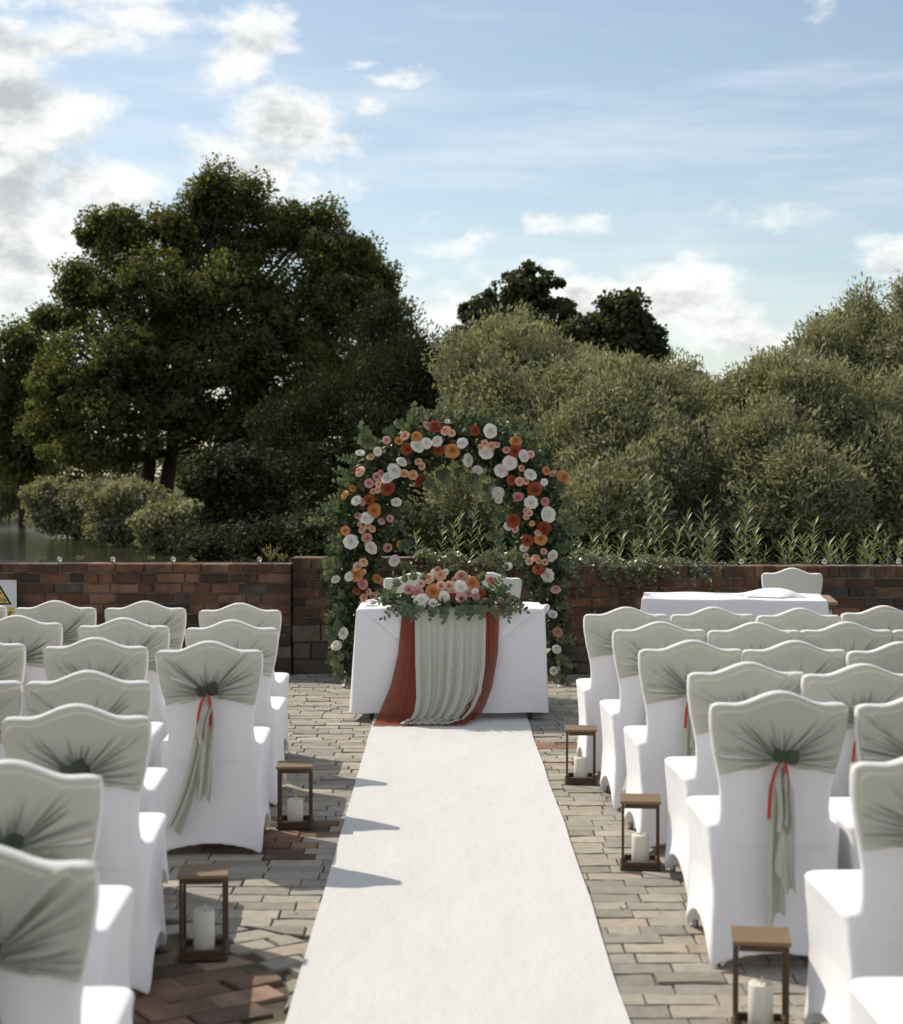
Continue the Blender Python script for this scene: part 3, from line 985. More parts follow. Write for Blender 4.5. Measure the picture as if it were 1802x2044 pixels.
ordinal = ['first', 'second', 'third', 'fourth', 'fifth', 'sixth', 'seventh']
rr = random.Random(21)
for ri, row_ in enumerate(left_rows):
    for ci, (px, py) in enumerate(row_):
        if ri == 2 and ci == 0: lab = 'river-side aisle chair with long sage sash tails swept sideways and a red ribbon'
        elif ci == 0: lab = 'white covered chair at the aisle end of the %s river-side row from the table' % ordinal[ri]
        else: lab = 'white covered sage-sashed chair, %s from the aisle in the %s river-side row from the table' % (ordinal[ci], ordinal[ri])
        chair_at(px, py, R((1.2 if ri < 4 else 3.0) + rr.uniform(-1.5, 1.5)), lab, GL, style=(0 if (ri == 2 and ci == 0) else rr.choice([1, 2, 3, 5])), leaves=rr.choice([2, 3, 4]))
for ri, row_ in enumerate(right_rows):
    for ci, (px, py) in enumerate(row_):
        if ri == 4 and ci == 0: lab = 'aisle chair with two dark leaves on its sash knot behind a wooden lantern'
        elif ci == 0: lab = 'white covered chair at the aisle end of the %s row before the spare table' % ordinal[ri]
        else: lab = 'white covered sage-sashed chair, %s from the aisle in the %s row before the spare table' % (ordinal[ci], ordinal[ri])
        chair_at(px, py, R(1.5 + rr.uniform(-1.5, 1.5)), lab, GR, style=(1 if ri == 4 and ci == 0 else rr.choice([1, 2, 3, 4, 5])), leaves=(2 if ri == 4 and ci == 0 else rr.choice([2, 3, 4])))
for px, side in ((833, 'the end with the curled white paper'), (974, 'the end with the puffed cloth corner')):
    p = at_height(px, 1141, .93)
    chair(p.x, p.y + BACK, math.pi + R(rr.uniform(-3, 3)), 'sage-hooded chair facing out behind the flower-topped table, nearer ' + side, 'chairs behind the tables', dress=False)
p = at_height(1570, 1132, .93)
chair(p.x, p.y + BACK, math.pi + R(-7), 'lone sage-hooded chair behind the spare white table by the ivy wall', 'chairs behind the tables', dress=False)

# ------------------------------------------------------------------ tables and cloths
def draped_cloth(name, x0, x1, y0, y1, ztop, zhem, flare, m, seed, corner=.05, ripple=.012):
    r = random.Random(seed)
    n = 260
    per = 2 * (x1 - x0 + y1 - y0)
    base, nrm, cdist = [], [], []
    cr = .012
    for k in range(n):
        d = per * k / n
        a, b = x1 - x0, y1 - y0
        if d < a: p, q = (x0 + d, y0), (0, -1); c_ = min(d, a - d)
        elif d < a + b: p, q = (x1, y0 + d - a), (1, 0); c_ = min(d - a, a + b - d)
        elif d < 2 * a + b: p, q = (x1 - (d - a - b), y1), (0, 1); c_ = min(d - a - b, 2 * a + b - d)
        else: p, q = (x0, y1 - (d - 2 * a - b)), (-1, 0); c_ = min(d - 2 * a - b, per - d)
        base.append(p); nrm.append(q); cdist.append(c_)
    cx, cy = (x0 + x1) / 2, (y0 + y1) / 2
    phs = [r.uniform(0, 6) for _ in range(4)]
    rows_ = []
    S = [(-1, 0), (-.02, 0), (-.006, -.001), (0, -.006)] 
    prof = [(-.30, 0), (-.05, .0), (-.012, -.0005), (-.003, -.004), (0, -.012)] + [(0, -z) for z in np.linspace(.05, ztop - zhem, 13)]
    for off, dz in prof:
        s = max(0, -dz) / (ztop - zhem)
        row_ = []
        for k in range(n):
            (bx_, by_), (nx, ny), c_ = base[k], nrm[k], cdist[k]
            if off < -.004:
                f = 1 + off / max(x1 - x0, y1 - y0) * 2
                px, py = cx + (bx_ - cx) * f, cy + (by_ - cy) * f
            else:
                d = per * k / n
                fl = flare * s + ripple * s * (math.sin(d * 7 + phs[0]) + .6 * math.sin(d * 15 + phs[1]) + .4 * math.sin(d * 3.1 + phs[2]))
                ck = math.exp(-(c_ / .05) ** 2) * corner * s
                dx, dy = bx_ - cx, by_ - cy
                px = bx_ + nx * (fl + off) + math.copysign(1, dx) * ck * .7
                py = by_ + ny * (fl + off) + math.copysign(1, dy) * ck * .7
            row_.append((px, py, ztop + dz + (.003 * math.sin(k * .21 + phs[3]) * s if s > .95 else 0)))
        rows_.append(row_)
    P = np.array(rows_)
    me = grid_mesh(name, P, m, True, True)
    bm = bmesh.new(); bm.from_mesh(me); bm.verts.ensure_lookup_table()
    bm.faces.new([bm.verts[k] for k in range(n)])
    bmesh.ops.recalc_face_normals(bm, faces=bm.faces[:])
    bm.to_mesh(me); bm.free()
    return me
def trestle_table(name, label, x0, x1, y0, y1, h, rz=0):
    cx, cy = (x0 + x1) / 2, (y0 + y1) / 2
    t = tag(empty(name, (cx, cy, 0), rz), label, 'table')
    hx, hy = (x1 - x0) / 2, (y1 - y0) / 2
    MB().box(-hx, hx, -hy, hy, h - .025, h, .004).build('tabletop', M['table_wood'], t)
    for sx in (-1, 1):
        for sy in (-1, 1):
            MB().box(sx * (hx - .09) - .016, sx * (hx - .09) + .016, sy * (hy - .07) - .016, sy * (hy - .07) + .016, 0.0, h - .026, .003).build('leg', M['dark_metal'], t)
    return t
TX0, TX1, TY0, TY1 = -.585, .66, 10.93, 11.53
trestle_table('signing_table', 'dark-legged table hidden under white cloth before the flower arch', TX0 + .008, TX1 - .008, TY0 + .008, TY1 - .008, .735)
tc_ = tag(obj('tablecloth', draped_cloth('tablecloth', TX0, TX1, TY0, TY1, .741, .055, .016, M['linen'], 3, .022, .010)), 'white linen cloth hanging almost to the ground under the flower arrangement', 'tablecloth')
# square overlay laid cornerwise: a triangle falls over the front
def overlay():
    n = 40
    P = []
    xs0, xs1 = TX0 + .05, TX1 - .06
    mid = (xs0 + xs1) / 2
    rows_ = []
    for i in range(10):                       # on the table top, back to front
        s = i / 9
        rows_.append([(xs0 + (xs1 - xs0) * j / (n - 1), TY1 - .03 - (TY1 - TY0 - .03) * s, .7455) for j in range(n)])
    rows_.append([(xs0 + (xs1 - xs0) * j / (n - 1), TY0 - .005, .7425) for j in range(n)])
    for i in range(16):
        s = i / 15
        z = .735 - .46 * s
        half = (xs1 - xs0) / 2 * (1 - s * .98)
        rows_.append([(mid + half * (-1 + 2 * j / (n - 1)), TY0 - .010 - .035 * s - .004 * math.sin(j * .5 + s * 3) * s, z) for j in range(n)])
    return grid_mesh('overlay_cloth', np.array(rows_), M['linen'])
tag(obj('overlay_cloth', overlay()), 'second white cloth laid cornerwise over the table front as a triangle', 'cloth')

def drape(name, xl, xr, m, folds, amp, yoff, hem_y, seed, nj=90, topy=11.25, pool=True):
    """cloth from the table top over the front edge and down onto the carpet; xl/xr = edge x at given heights"""
    r = random.Random(seed)
    ph = [r.uniform(0, 6) for _ in range(4)]
    prof = []                                     # (y, z, s)  s = 0 at the table edge, 1 on the floor
    zt = .752 + yoff
    prof += [(topy, zt, 0), (11.1, zt, 0), (TY0 + .03, zt, 0), (TY0 - .003 - yoff, zt - .006, 0.0), (TY0 - .016 - yoff, zt - .02, 0.01)]
    for i in range(1, 26):
        s = i / 25
        prof.append((TY0 - .02 - yoff - .055 * s - .05 * s ** 6, zt - .02 - (zt - .045) * s, s))
    for i in range(1, 7):
        s = i / 6
        prof.append((TY0 - .125 - yoff - (TY0 - .125 - hem_y) * s, .027 + .012 * (1 - s) * math.cos(s * 2), 1 + s * .25))
    P = np.zeros((len(prof), nj, 3))
    lx = lambda e, s: float(np.interp(s, [a for a, _ in e], [b for _, b in e]))
    for i, (y_, z, s) in enumerate(prof):
        a, b = lx(xl, s), lx(xr, s)
        for j in range(nj):
            t = j / (nj - 1)
            tt = t + .012 * math.sin(t * 11 + s * 2.4 + ph[2])
            rip = math.sin(2 * math.pi * folds * tt + ph[0] + .8 * math.sin(s * 1.7 + ph[1]))
            rip = math.copysign(abs(rip) ** .7, rip) + .35 * math.sin(2 * math.pi * folds * 2.3 * tt + ph[3] + s)
            g = min(1, .25 + s * 1.6) * (1 if s <= 1 else max(.25, 1.6 - .6 * s))
            zz = z
            yy = y_ - amp * g * (rip + 1.35) * (1 if s > 0 else 0)
            if s == 0: zz = z + amp * .35 * (rip + 1.35)
            if s > 1: zz = .0165 + max(0, z - .014) * .3 + amp * .55 * (rip + 1.35) * (1 - (s - 1) * 1.5)
            P[i, j] = (a + (b - a) * t, yy, zz)
    return grid_mesh(name, P, m)
def dx(px, s_=303.): return (px - 888) / s_
tag(obj('table_runner', drape('table_runner', [(0, dx(828)), (.5, dx(830)), (.8, dx(832)), (.93, dx(828)), (1, dx(818)), (1.25, dx(800))], [(0, dx(970)), (.5, dx(967)), (.75, dx(960)), (.9, dx(945)), (1, dx(925)), (1.25, dx(895))], M['sage_runner'], 6.5, .017, .006, 10.62, 2)), 'pleated sage green runner falling down the middle of the white table front', 'table runner')
tag(obj('chiffon_drape', drape('chiffon_drape', [(0, dx(803)), (.4, dx(795)), (.7, dx(780)), (1, dx(752)), (1.25, dx(746))], [(0, dx(836)), (.5, dx(836)), (1, dx(834)), (1.25, dx(828))], M['rust'], 3, .006, .0, 10.60, 5, 60)), 'sheer rust chiffon drape flaring onto the carpet by the curled paper end', 'drape')
tag(obj('chiffon_drape', drape('chiffon_drape', [(0, dx(964)), (.5, dx(962)), (.8, dx(945)), (1, dx(905)), (1.25, dx(885))], [(0, dx(996)), (.4, dx(993)), (.7, dx(982)), (.9, dx(965)), (1, dx(945)), (1.25, dx(925))], M['rust'], 3, .010, .012, 10.62, 9, 60)), 'rust chiffon drape sweeping inwards under the sage runner', 'drape')
# curled white paper / tied napkin on the table
def curl(name, c, rad, w, turns, tilt, m, tail):
    n = 30
    P = np.zeros((n, 4, 3))
    for i in range(n):
        s = i / (n - 1)
        a = -math.pi * .5 + turns * 2 * math.pi * s
        rr_ = rad * (1 - .25 * s)
        x, z = rr_ * math.cos(a), rad + rr_ * math.sin(a)
        if s < .3: x = x - tail * (.3 - s) / .3
        for j in range(4): P[i, j] = (c[0] + x + tilt * (j - 1.5) * w / 3, c[1] + (j - 1.5) * w / 3, c[2] + z)
    return grid_mesh(name, P, m)
nap = tag(empty('curled_paper', (-.50, 11.16, .7475)), 'curled white paper lying on the bare end of the flower-topped table', 'paper')
obj('sheet', curl('sheet', (0, 0, .001), .022, .10, .78, .35, M['linen'], .05), nap)
obj('sheet', MB().tube([(.01, -.02, .012), (.05, .0, .03), (.075, .02, .062)], [.010, .012, .011], 6).mesh('sheet', M['linen'], True), nap)
# puffed cloth corner at the right end is part of the big cloth
P = np.zeros((14, 12, 3))
for i in range(14):
    a = math.pi * i / 13
    for j in range(12):
        b = j / 11
        P[i, j] = (TX1 - .10 + .155 * max(0, math.sin(a)) ** .8 * (.6 + .4 * b) , TY0 + .02 + .34 * b, .742 + .016 * math.sin(a) * math.sin(math.pi * b) - .20 * max(0.0, i / 13 - .42) ** 1.3 * 1.6)
obj('cloth_corner', grid_mesh('cloth_corner', P, M['linen']), tc_)

# spare table
SX0, SX1, SY0, SY1 = 1.40, 2.70, 11.76, 12.46
TURN = Matrix.Translation((SX0, SY0, 0)) @ Matrix.Rotation(R(-8), 4, 'Z') @ Matrix.Translation((-SX0, -SY0, 0))
st_ = trestle_table('spare_table', 'plain trestle table with a cloth, beside the ivy-topped wall', SX0 + .008, SX1 + .07, SY0 + .008, SY1 - .008, .738)
st_.matrix_world = TURN @ Matrix.Translation(st_.location)
def spare_cloth():
    me = draped_cloth('tablecloth', SX0, SX1, SY0, SY1, .746, .10, .04, M['linen'], 8)
    for v in me.vertices:
        if v.co.x > SX1 - .25 and v.co.z < .70 and v.co.y > SY0 + .06:
            v.co.z = max(v.co.z, .70 - 1.6 * max(0, .30 - (v.co.x - SX1 + .25)))
        if v.co.z > .74: v.co.z += .006 * max(0, math.sin(v.co.x * 9 + v.co.y * 14))
    return me
tag(obj('tablecloth', spare_cloth()), 'crumpled white cloth over the spare table beside the ivy wall', 'tablecloth').matrix_world = TURN
P = np.zeros((22, 16, 3))
for i in range(22):
    for j in range(16):
        u, v = i / 21, j / 15
        hgt = .045 * max(0, math.sin(math.pi * u)) ** .8 * max(0, math.sin(math.pi * v)) ** .6 * (1 + .35 * math.sin(9 * u + 4 * v)) 
        P[i, j] = (2.10 + .42 * u + .05 * math.sin(v * 5), 11.95 + .30 * v + .03 * math.sin(u * 7), .7545 + hgt)
tag(obj('folded_cloth', grid_mesh('folded_cloth', P, M['linen'])), 'bunched white cloth lying on the spare table', 'cloth').matrix_world = TURN

# ------------------------------------------------------------------ lanterns and candles
def lantern_parts():
    w, h = .072, .288
    d = {}
    d['base'] = MB().box(-.084, .084, -.084, .084, 0.002, .014, .002).mesh('base', M['wood'])
    d['top'] = MB().box(-.084, .084, -.084, .084, h - .012, h, .002).mesh('top', M['wood_top'])
    d['post'] = MB().box(-.0055, .0055, -.0055, .0055, .0145, h - .0125, .001).mesh('post', M['wood'])
    d['rail'] = MB().box(-w + .007, w - .007, -.005, .005, 0, .018, .001).mesh('rail', M['wood'])
    return d, w, h
LP, LW, LH = lantern_parts()
def candle_meshes():
    body = []
    for r_, z in ((.0335, 0), (.036, .003), (.036, .055), (.0357, .110), (.034, .1135), (.026, .111), (.004, .1085)): body.append((r_, z))
    b = MB().lathe(body, 32).mesh('wax_body', M['wax'], True)
    fl = MB().lathe([(.0012, 0), (.0035, .006), (.0042, .012), (.003, .021), (.0006, .030)], 10).mesh('flame_tip', M['flame'], True)
    return b, fl
CB, CFL = candle_meshes()
def lantern(px, py, rz, label, clabel, cs=1.0, cx=0.0):
    p = at_height(px, py, 0)
    t = tag(empty('lantern', (p.x, p.y, 0.002), rz), label, 'lantern', 'wooden lanterns along the aisle')
    obj('base', LP['base'], t); obj('top', LP['top'], t)
    for sx in (-1, 1):
        for sy in (-1, 1): obj('post', LP['post'], t, loc=(sx * LW, sy * LW, 0))
    for z in (.0145, LH - .0315):
        for s in (-1, 1):
            obj('rail', LP['rail'], t, loc=(0, s * LW, z)); obj('rail', LP['rail'], t, loc=(s * LW, 0, z), rot=(0, 0, math.pi / 2))
    c = tag(empty('candle', (p.x + cx, p.y - .004, .0175), rz), clabel, 'candle', 'pillar candles in the lanterns')
    obj('wax_body', CB, c, scale=(1, 1, cs)); obj('flame_tip', CFL, c, loc=(0.002, 0, .108 * cs), rot=(0, .08, .4))
lantern(408, 1906, R(4), 'wooden lantern beside the round patch of red paving', 'tallest white pillar candle, in the lantern beside the round red paving', 1.22)
lantern(590, 1649, R(2), 'wooden lantern on the river side of the aisle, on the worn red paving strip', 'short white candle in the lantern on the worn red strip', .95)
lantern(1158, 1561, R(-4), 'wooden lantern closest to the table with the flowers', 'white candle in the lantern closest to the flower table', 1.0)
lantern(1277, 1731, R(-6), 'wooden lantern between two others on the spare-table side of the aisle', 'white candle in the middle lantern on the spare-table side', 1.05)
lantern(1517, 2062, R(-8), 'wooden lantern right behind the chair with two dark leaves on its knot', 'white candle in the lantern behind the two-leaf chair', 1.15)

# ------------------------------------------------------------------ roses
def rose_mesh(seed, m, open_=1.0, ruffle=0.0, layers=((3, .08, .19, .52), (4, .20, .36, .66), (5, .40, .60, .70), (5, .60, .84, .54), (6, .78, 1.10, .26))):
    r = random.Random(seed)
    mb = MB()
    mb.lathe([(.05, .05), (.12, .2), (.13, .42), (.09, .53), (.03, .57)], 8)
    for li, (n, r0, r1, z1) in enumerate(layers):
        a0 = r.uniform(0, 6)
        for k in range(n):
            ac = a0 + 2 * math.pi * (k + r.uniform(-.12, .12)) / n
            span = math.pi / n * 1.55
            nu, nv = 6, 5
            v, f = [], []
            tw = r.uniform(-.08, .08)
            for i in range(nv):
                b = i / (nv - 1)
                for j in range(nu):
                    a = -1 + 2 * j / (nu - 1)
                    wid = span * (.45 + .55 * math.sin(math.pi * (.15 + .60 * b))) 
                    rad = (r0 * .35 + (r1 - r0 * .35) * b ** .8) * open_ + .05 * b ** 3 * (1 - abs(a)) + tw * b * a
                    z = z1 * (1 - (1 - b) ** 1.8) - .10 * b ** 5 * (li + 1) / 3 - .10 * a * a * b + .03 * r.uniform(-1, 1) * b
                    if ruffle: rad += ruffle * math.sin(5 * a + k) * b * b; z += ruffle * math.sin(7 * a + 2 * k) * b * b
                    v.append((rad * math.cos(ac + a * wid), rad * math.sin(ac + a * wid), z))
            for i in range(nv - 1):
                for j in range(nu - 1): f.append((i * nu + j, i * nu + j + 1, (i + 1) * nu + j + 1, (i + 1) * nu + j))
            mb.add(v, f)
    return mb.mesh('rose', m, True)
BUD = ((3, .2, .5, .85), (4, .4, .8, .9), (5, .6, 1.0, .75))
PEONY = ((4, .14, .30, .60), (5, .3, .5, .62), (6, .45, .68, .55), (7, .62, .88, .42), (7, .8, 1.05, .28))
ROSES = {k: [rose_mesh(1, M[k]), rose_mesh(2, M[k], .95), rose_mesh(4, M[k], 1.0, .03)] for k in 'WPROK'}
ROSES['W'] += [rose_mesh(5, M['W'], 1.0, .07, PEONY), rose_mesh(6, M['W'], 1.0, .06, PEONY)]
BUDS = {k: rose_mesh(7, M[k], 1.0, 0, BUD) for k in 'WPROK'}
arch_flowers = [
 (722,200,25,'K'),(768,205,32,'R'),(828,228,25,'P'),(855,240,18,'P'),(835,180,15,'W'),(600,262,25,'P'),(660,262,28,'O'),(558,292,22,'O'),(607,328,30,'R'),(663,315,34,'W'),(715,298,28,'W'),(778,288,28,'W'),(788,338,28,'R'),(858,342,35,'O'),(915,298,28,'W'),(985,225,25,'R'),(1073,228,36,'W'),(1040,297,17,'P'),(1080,313,20,'P'),(1108,308,18,'P'),(1050,352,36,'W'),(1020,320,15,'P'),(1218,288,30,'O'),(1212,345,32,'R'),(1263,370,30,'W'),(1302,360,18,'K'),(1165,330,20,'K'),(1185,410,36,'W'),(1135,455,33,'W'),(1003,450,26,'W'),(945,395,34,'W'),(1255,437,17,'P'),(1300,478,32,'W'),(1240,515,22,'P'),(1275,515,18,'P'),(1195,508,26,'R'),(1325,560,36,'R'),(1390,455,22,'O'),(1425,470,18,'K'),(1487,492,35,'O'),(1378,520,18,'W'),(1118,580,30,'W'),(1120,618,20,'W'),(1232,600,26,'K'),(1305,635,33,'W'),(1385,630,22,'K'),(1402,703,38,'W'),(1272,683,18,'P'),(1295,700,20,'P'),(1280,712,17,'P'),(1205,738,34,'R'),(1178,768,24,'W'),(1218,787,20,'K'),(1310,750,15,'P'),(1378,782,34,'R'),(1345,808,18,'K'),(1360,843,30,'O'),(1285,850,28,'R'),(1268,903,24,'W'),(1425,937,30,'W'),(1330,950,20,'P'),(1375,918,18,'P'),(1295,968,18,'P'),(1380,975,18,'P'),(1350,968,15,'P'),(1275,942,15,'P'),(1350,1015,30,'R'),(1400,1047,36,'W'),(1175,1005,24,'W'),(1445,1130,26,'K'),(1455,1372,26,'K'),(1450,1468,22,'W'),(1425,1278,25,'W'),(1430,1590,22,'W'),
 (340,365,24,'W'),(440,345,22,'W'),(398,378,20,'P'),(490,280,20,'K'),(575,405,28,'W'),(666,395,20,'P'),(683,427,20,'P'),(533,455,36,'W'),(497,495,33,'W'),(432,488,22,'K'),(390,525,22,'K'),(455,470,18,'K'),(340,460,28,'P'),(310,455,15,'R'),(590,468,25,'P'),(640,478,25,'P'),(680,508,32,'R'),(493,552,36,'R'),(445,530,17,'P'),(415,570,18,'P'),(440,565,17,'P'),(255,592,22,'O'),(300,552,18,'O'),(320,625,28,'W'),(355,632,18,'K'),(388,618,28,'R'),(545,632,26,'W'),(420,680,34,'O'),(375,725,36,'W'),(325,705,18,'K'),(510,725,18,'K'),(460,742,18,'K'),(385,770,17,'P'),(353,790,20,'P'),(408,785,17,'P'),(335,760,12,'P'),(378,835,25,'K'),(255,793,22,'O'),(287,858,36,'W'),(403,890,34,'W'),(500,893,24,'K'),(560,870,18,'O'),(533,965,28,'W'),(358,975,22,'P'),(322,1000,22,'P'),(278,1055,24,'W'),(322,1043,36,'O'),(360,1028,13,'P'),(435,1068,24,'O'),(355,1098,26,'K'),(465,1095,24,'K'),(200,1070,22,'W'),(320,1140,20,'R'),(380,1140,18,'P'),(360,1175,20,'P'),(415,1165,20,'P'),(395,1200,22,'K'),(355,1205,18,'K'),(245,1378,30,'W'),(205,1448,26,'W')]
table_flowers = [
 (620,1137,24,'K'),(668,1140,25,'K'),(758,1145,38,'O'),(728,1068,26,'P'),(797,1048,26,'P'),(780,1018,16,'K'),(797,1112,24,'P'),(848,1108,24,'P'),(908,1055,28,'K'),(905,1118,34,'W'),(968,1095,34,'O'),(985,1140,18,'W'),(690,1192,36,'W'),(748,1213,24,'W'),(815,1170,28,'W'),(905,1183,28,'K'),(945,1155,20,'K'),(993,1165,20,'K'),(1022,1150,20,'R'),(858,1140,17,'P'),(862,1168,17,'R'),(1075,1077,20,'K'),(760,1030,15,'W'),(870,1075,15,'P'),(685,1100,20,'P'),(830,1030,15,'W'),(935,1065,16,'P'),(1045,1190,12,'K'),(1130,1190,14,'K')]
def zc(x, y): return (1000 + x / 1.703) * .59967, (1300 + y / 1.703) * .59967
ARCH_Y = 12.85
arch_line = [(688, 1345, 24), (690, 1270, 34), (700, 1180, 48), (712, 1100, 58), (728, 1020, 64), (755, 955, 66), (800, 905, 62), (860, 880, 56), (920, 875, 52), (985, 888, 54), (1035, 925, 58), (1062, 985, 60), (1074, 1060, 58), (1084, 1130, 50), (1097, 1200, 36), (1108, 1270, 28), (1112, 1345, 20)]
AL = [(at_depth(x, y, ARCH_Y), r_ / F * ARCH_Y) for x, y, r_ in arch_line]
def arch_near(p):
    best = None
    for i in range(len(AL) - 1):
        (a, ra), (b, rb) = AL[i], AL[i + 1]
        ab = b - a
        t = max(0, min(1, (p - a).dot(ab) / ab.dot(ab)))
        q = a + ab * t
        d = (p - q).length
        if best is None or d < best[0]: best = (d, q, ra + (rb - ra) * t)
    return best
arch = tag(empty('flower_arch', (float(at_depth(905, 1345, ARCH_Y).x), ARCH_Y, 0)), 'tall arch thick with white, peach, pink and rust roses and eucalyptus', 'flower arch')
AO = Vector(arch.location)
def smooth_line(pts, n):
    P = np.array([tuple(p) for p in pts]); s = np.concatenate([[0], np.cumsum(np.linalg.norm(np.diff(P, axis=0), axis=1))])
    t = np.linspace(0, s[-1], n)
    Q = np.stack([np.interp(t, s, P[:, k]) for k in range(3)], 1)
    for _ in range(3): Q[1:-1] = .25 * Q[:-2] + .5 * Q[1:-1] + .25 * Q[2:]
    return Q
fl = smooth_line([(p.x - AO.x, p.y - AO.y + .02, p.z - (0 if 3 < i < 13 else 0)) for i, (p, _) in enumerate(AL)], 60)
fl[0][2] = fl[-1][2] = 0.0
for yy in (-.03, .05):
    MB().tube([(x * 1.02, y_ + yy, z * 1.0 + (.055 if z > 1.6 else 0)) for x, y_, z in fl], .008, 8).build('frame_hoop', M['frame'], arch, True)
for s in (0, -1): MB().box(fl[s][0] - .012, fl[s][0] + .012, -.22, .22, 0.001, .012, .002).build('frame_foot', M['frame'], arch)
def place_rose(parent, origin, p, col, rad, normal, rr_):
    k = rr_.random()
    me = rr_.choice(ROSES[col]) if rad > .040 else (BUDS[col] if rr_.random() < .35 else rr_.choice(ROSES[col][:2]))
    n = Vector(normal).normalized()
    q = n.to_track_quat('Z', 'Y')
    o = obj('rose', me, parent)
    o.matrix_local = Matrix.Translation(p - origin) @ q.to_matrix().to_4x4() @ Matrix.Rotation(rr_.uniform(0, 6), 4, 'Z') @ Matrix.Scale(rad, 4)
    return o
r5 = random.Random(55)
for (x, y, rad, col) in arch_flowers:
    X, Y = zc(x, y)
    p = at_depth(X, Y, ARCH_Y)
    d, q, R_ = arch_near(p)
    dep = math.sqrt(max(0.0, (R_ * 1.05) ** 2 - min(d, R_) ** 2)) * .85
    m_rad = rad / 1.703 * .59967 / F * ARCH_Y * 1.1
    p = at_depth(X, Y, ARCH_Y - dep - .05)
    p = p + Vector((0, m_rad * .35, 0))
    out_ = (p - q); out_.y *= .3
    place_rose(arch, AO, p, col, m_rad, Vector((out_.x * 1.2 + r5.gauss(0, .34), -.75, out_.z * 1.0 + r5.gauss(0, .34) + .06)), r5)

# ------------------------------------------------------------------ leaf masses
def leaf_cloud(name, c, d, n, L_, W_, m, parent=None, fold=.12):
    """c, d, n: arrays of centres, directions, normals; one diamond-shaped folded leaf each"""
    d = d / (np.linalg.norm(d, axis=1, keepdims=True) + 1e-9)
    s = np.cross(d, n); s /= (np.linalg.norm(s, axis=1, keepdims=True) + 1e-9)
    nn = np.cross(s, d)
    L_ = np.broadcast_to(np.asarray(L_, float).reshape(-1, 1), (len(c), 1)); W_ = np.broadcast_to(np.asarray(W_, float).reshape(-1, 1), (len(c), 1))
    V = np.stack([c - d * L_ * .5, c + s * W_ * .5 + nn * W_ * fold + d * L_ * .02, c + d * L_ * .5, c - s * W_ * .5 + nn * W_ * fold + d * L_ * .02], 1).reshape(-1, 3)
    k = len(c)
    me = bpy.data.meshes.new(name)
    me.vertices.add(4 * k); me.vertices.foreach_set('co', V.astype(np.float32).ravel())
    me.loops.add(4 * k); me.loops.foreach_set('vertex_index', np.arange(4 * k, dtype=np.int32))
    me.polygons.add(k); me.polygons.foreach_set('loop_start', np.arange(0, 4 * k, 4, dtype=np.int32))
    me.update(calc_edges=True)
    me.materials.append(m)
    o = obj(name, me, parent)
    return o
def unit(rng, n):
    v = rng.normal(size=(n, 3)); return v / np.linalg.norm(v, axis=1, keepdims=True)
# garland greenery
fl2 = smooth_line([p for p, _ in AL], 200)
rad2 = np.interp(np.linspace(0, 1, 200), np.linspace(0, 1, len(AL)), [r_ for _, r_ in AL])
n = 9500
wts = rad2 ** 1.5; wts /= wts.sum()
idx = RNG.choice(200, n, p=wts)
dirs = unit(RNG, n); dirs[:, 1] *= .8
rr_ = rad2[idx] * (RNG.random(n) ** .45) * 1.06
cen = fl2[idx] + dirs * rr_[:, None]
cen[:, 2] = np.maximum(cen[:, 2], .03)
ld = dirs * .8 + unit(RNG, n) * .9 + np.array([0, -.2, -.1])
ln = unit(RNG, n) * .8 + np.array([0, -.7, .5])
sz = RNG.uniform(.04, .085, n)
g = leaf_cloud('greenery', cen - np.array(AO), ld, ln, sz, sz * RNG.uniform(.35, .75, n), M['garland_leaf'], arch)
tag(g, kind='stuff')
def sprig(parent, origin, base, direction, length, me, size, nleaf, rng, droop=.1):
    base = Vector(base); d = Vector(direction).normalized()
    pts = []
    for i in range(6):
        s = i / 5
        pts.append(base + d * length * s + Vector((0, 0, -droop * length * s * s)) - origin)
    sp = MB().tube(pts, [.003, .0026, .0022, .0018, .0014, .001], 5, False).build('eucalyptus_sprig', M['stem'], parent)
    for k in range(nleaf):
        s = (k // 2 + .6 + .15 * (k % 2)) / (nleaf / 2 + .6)
        i = min(4, int(s * 5)); f = s * 5 - i
        p = pts[i] * (1 - f) + pts[i + 1] * f
        side = Vector((d.z, rng.uniform(-.5, .3), -d.x)) * (1 if k % 2 else -1)
        ldir = d * .55 + side + Vector((0, -.15, 0))
        leaf_child(sp, me, p, ldir, (rng.uniform(-.35, .35), -1, rng.uniform(.1, .7)), size * rng.uniform(.75, 1.15) * (1 - .35 * s))
    leaf_child(sp, me, pts[-1], d, (0, -1, .3), size * .6)
    return sp
r6 = random.Random(77)
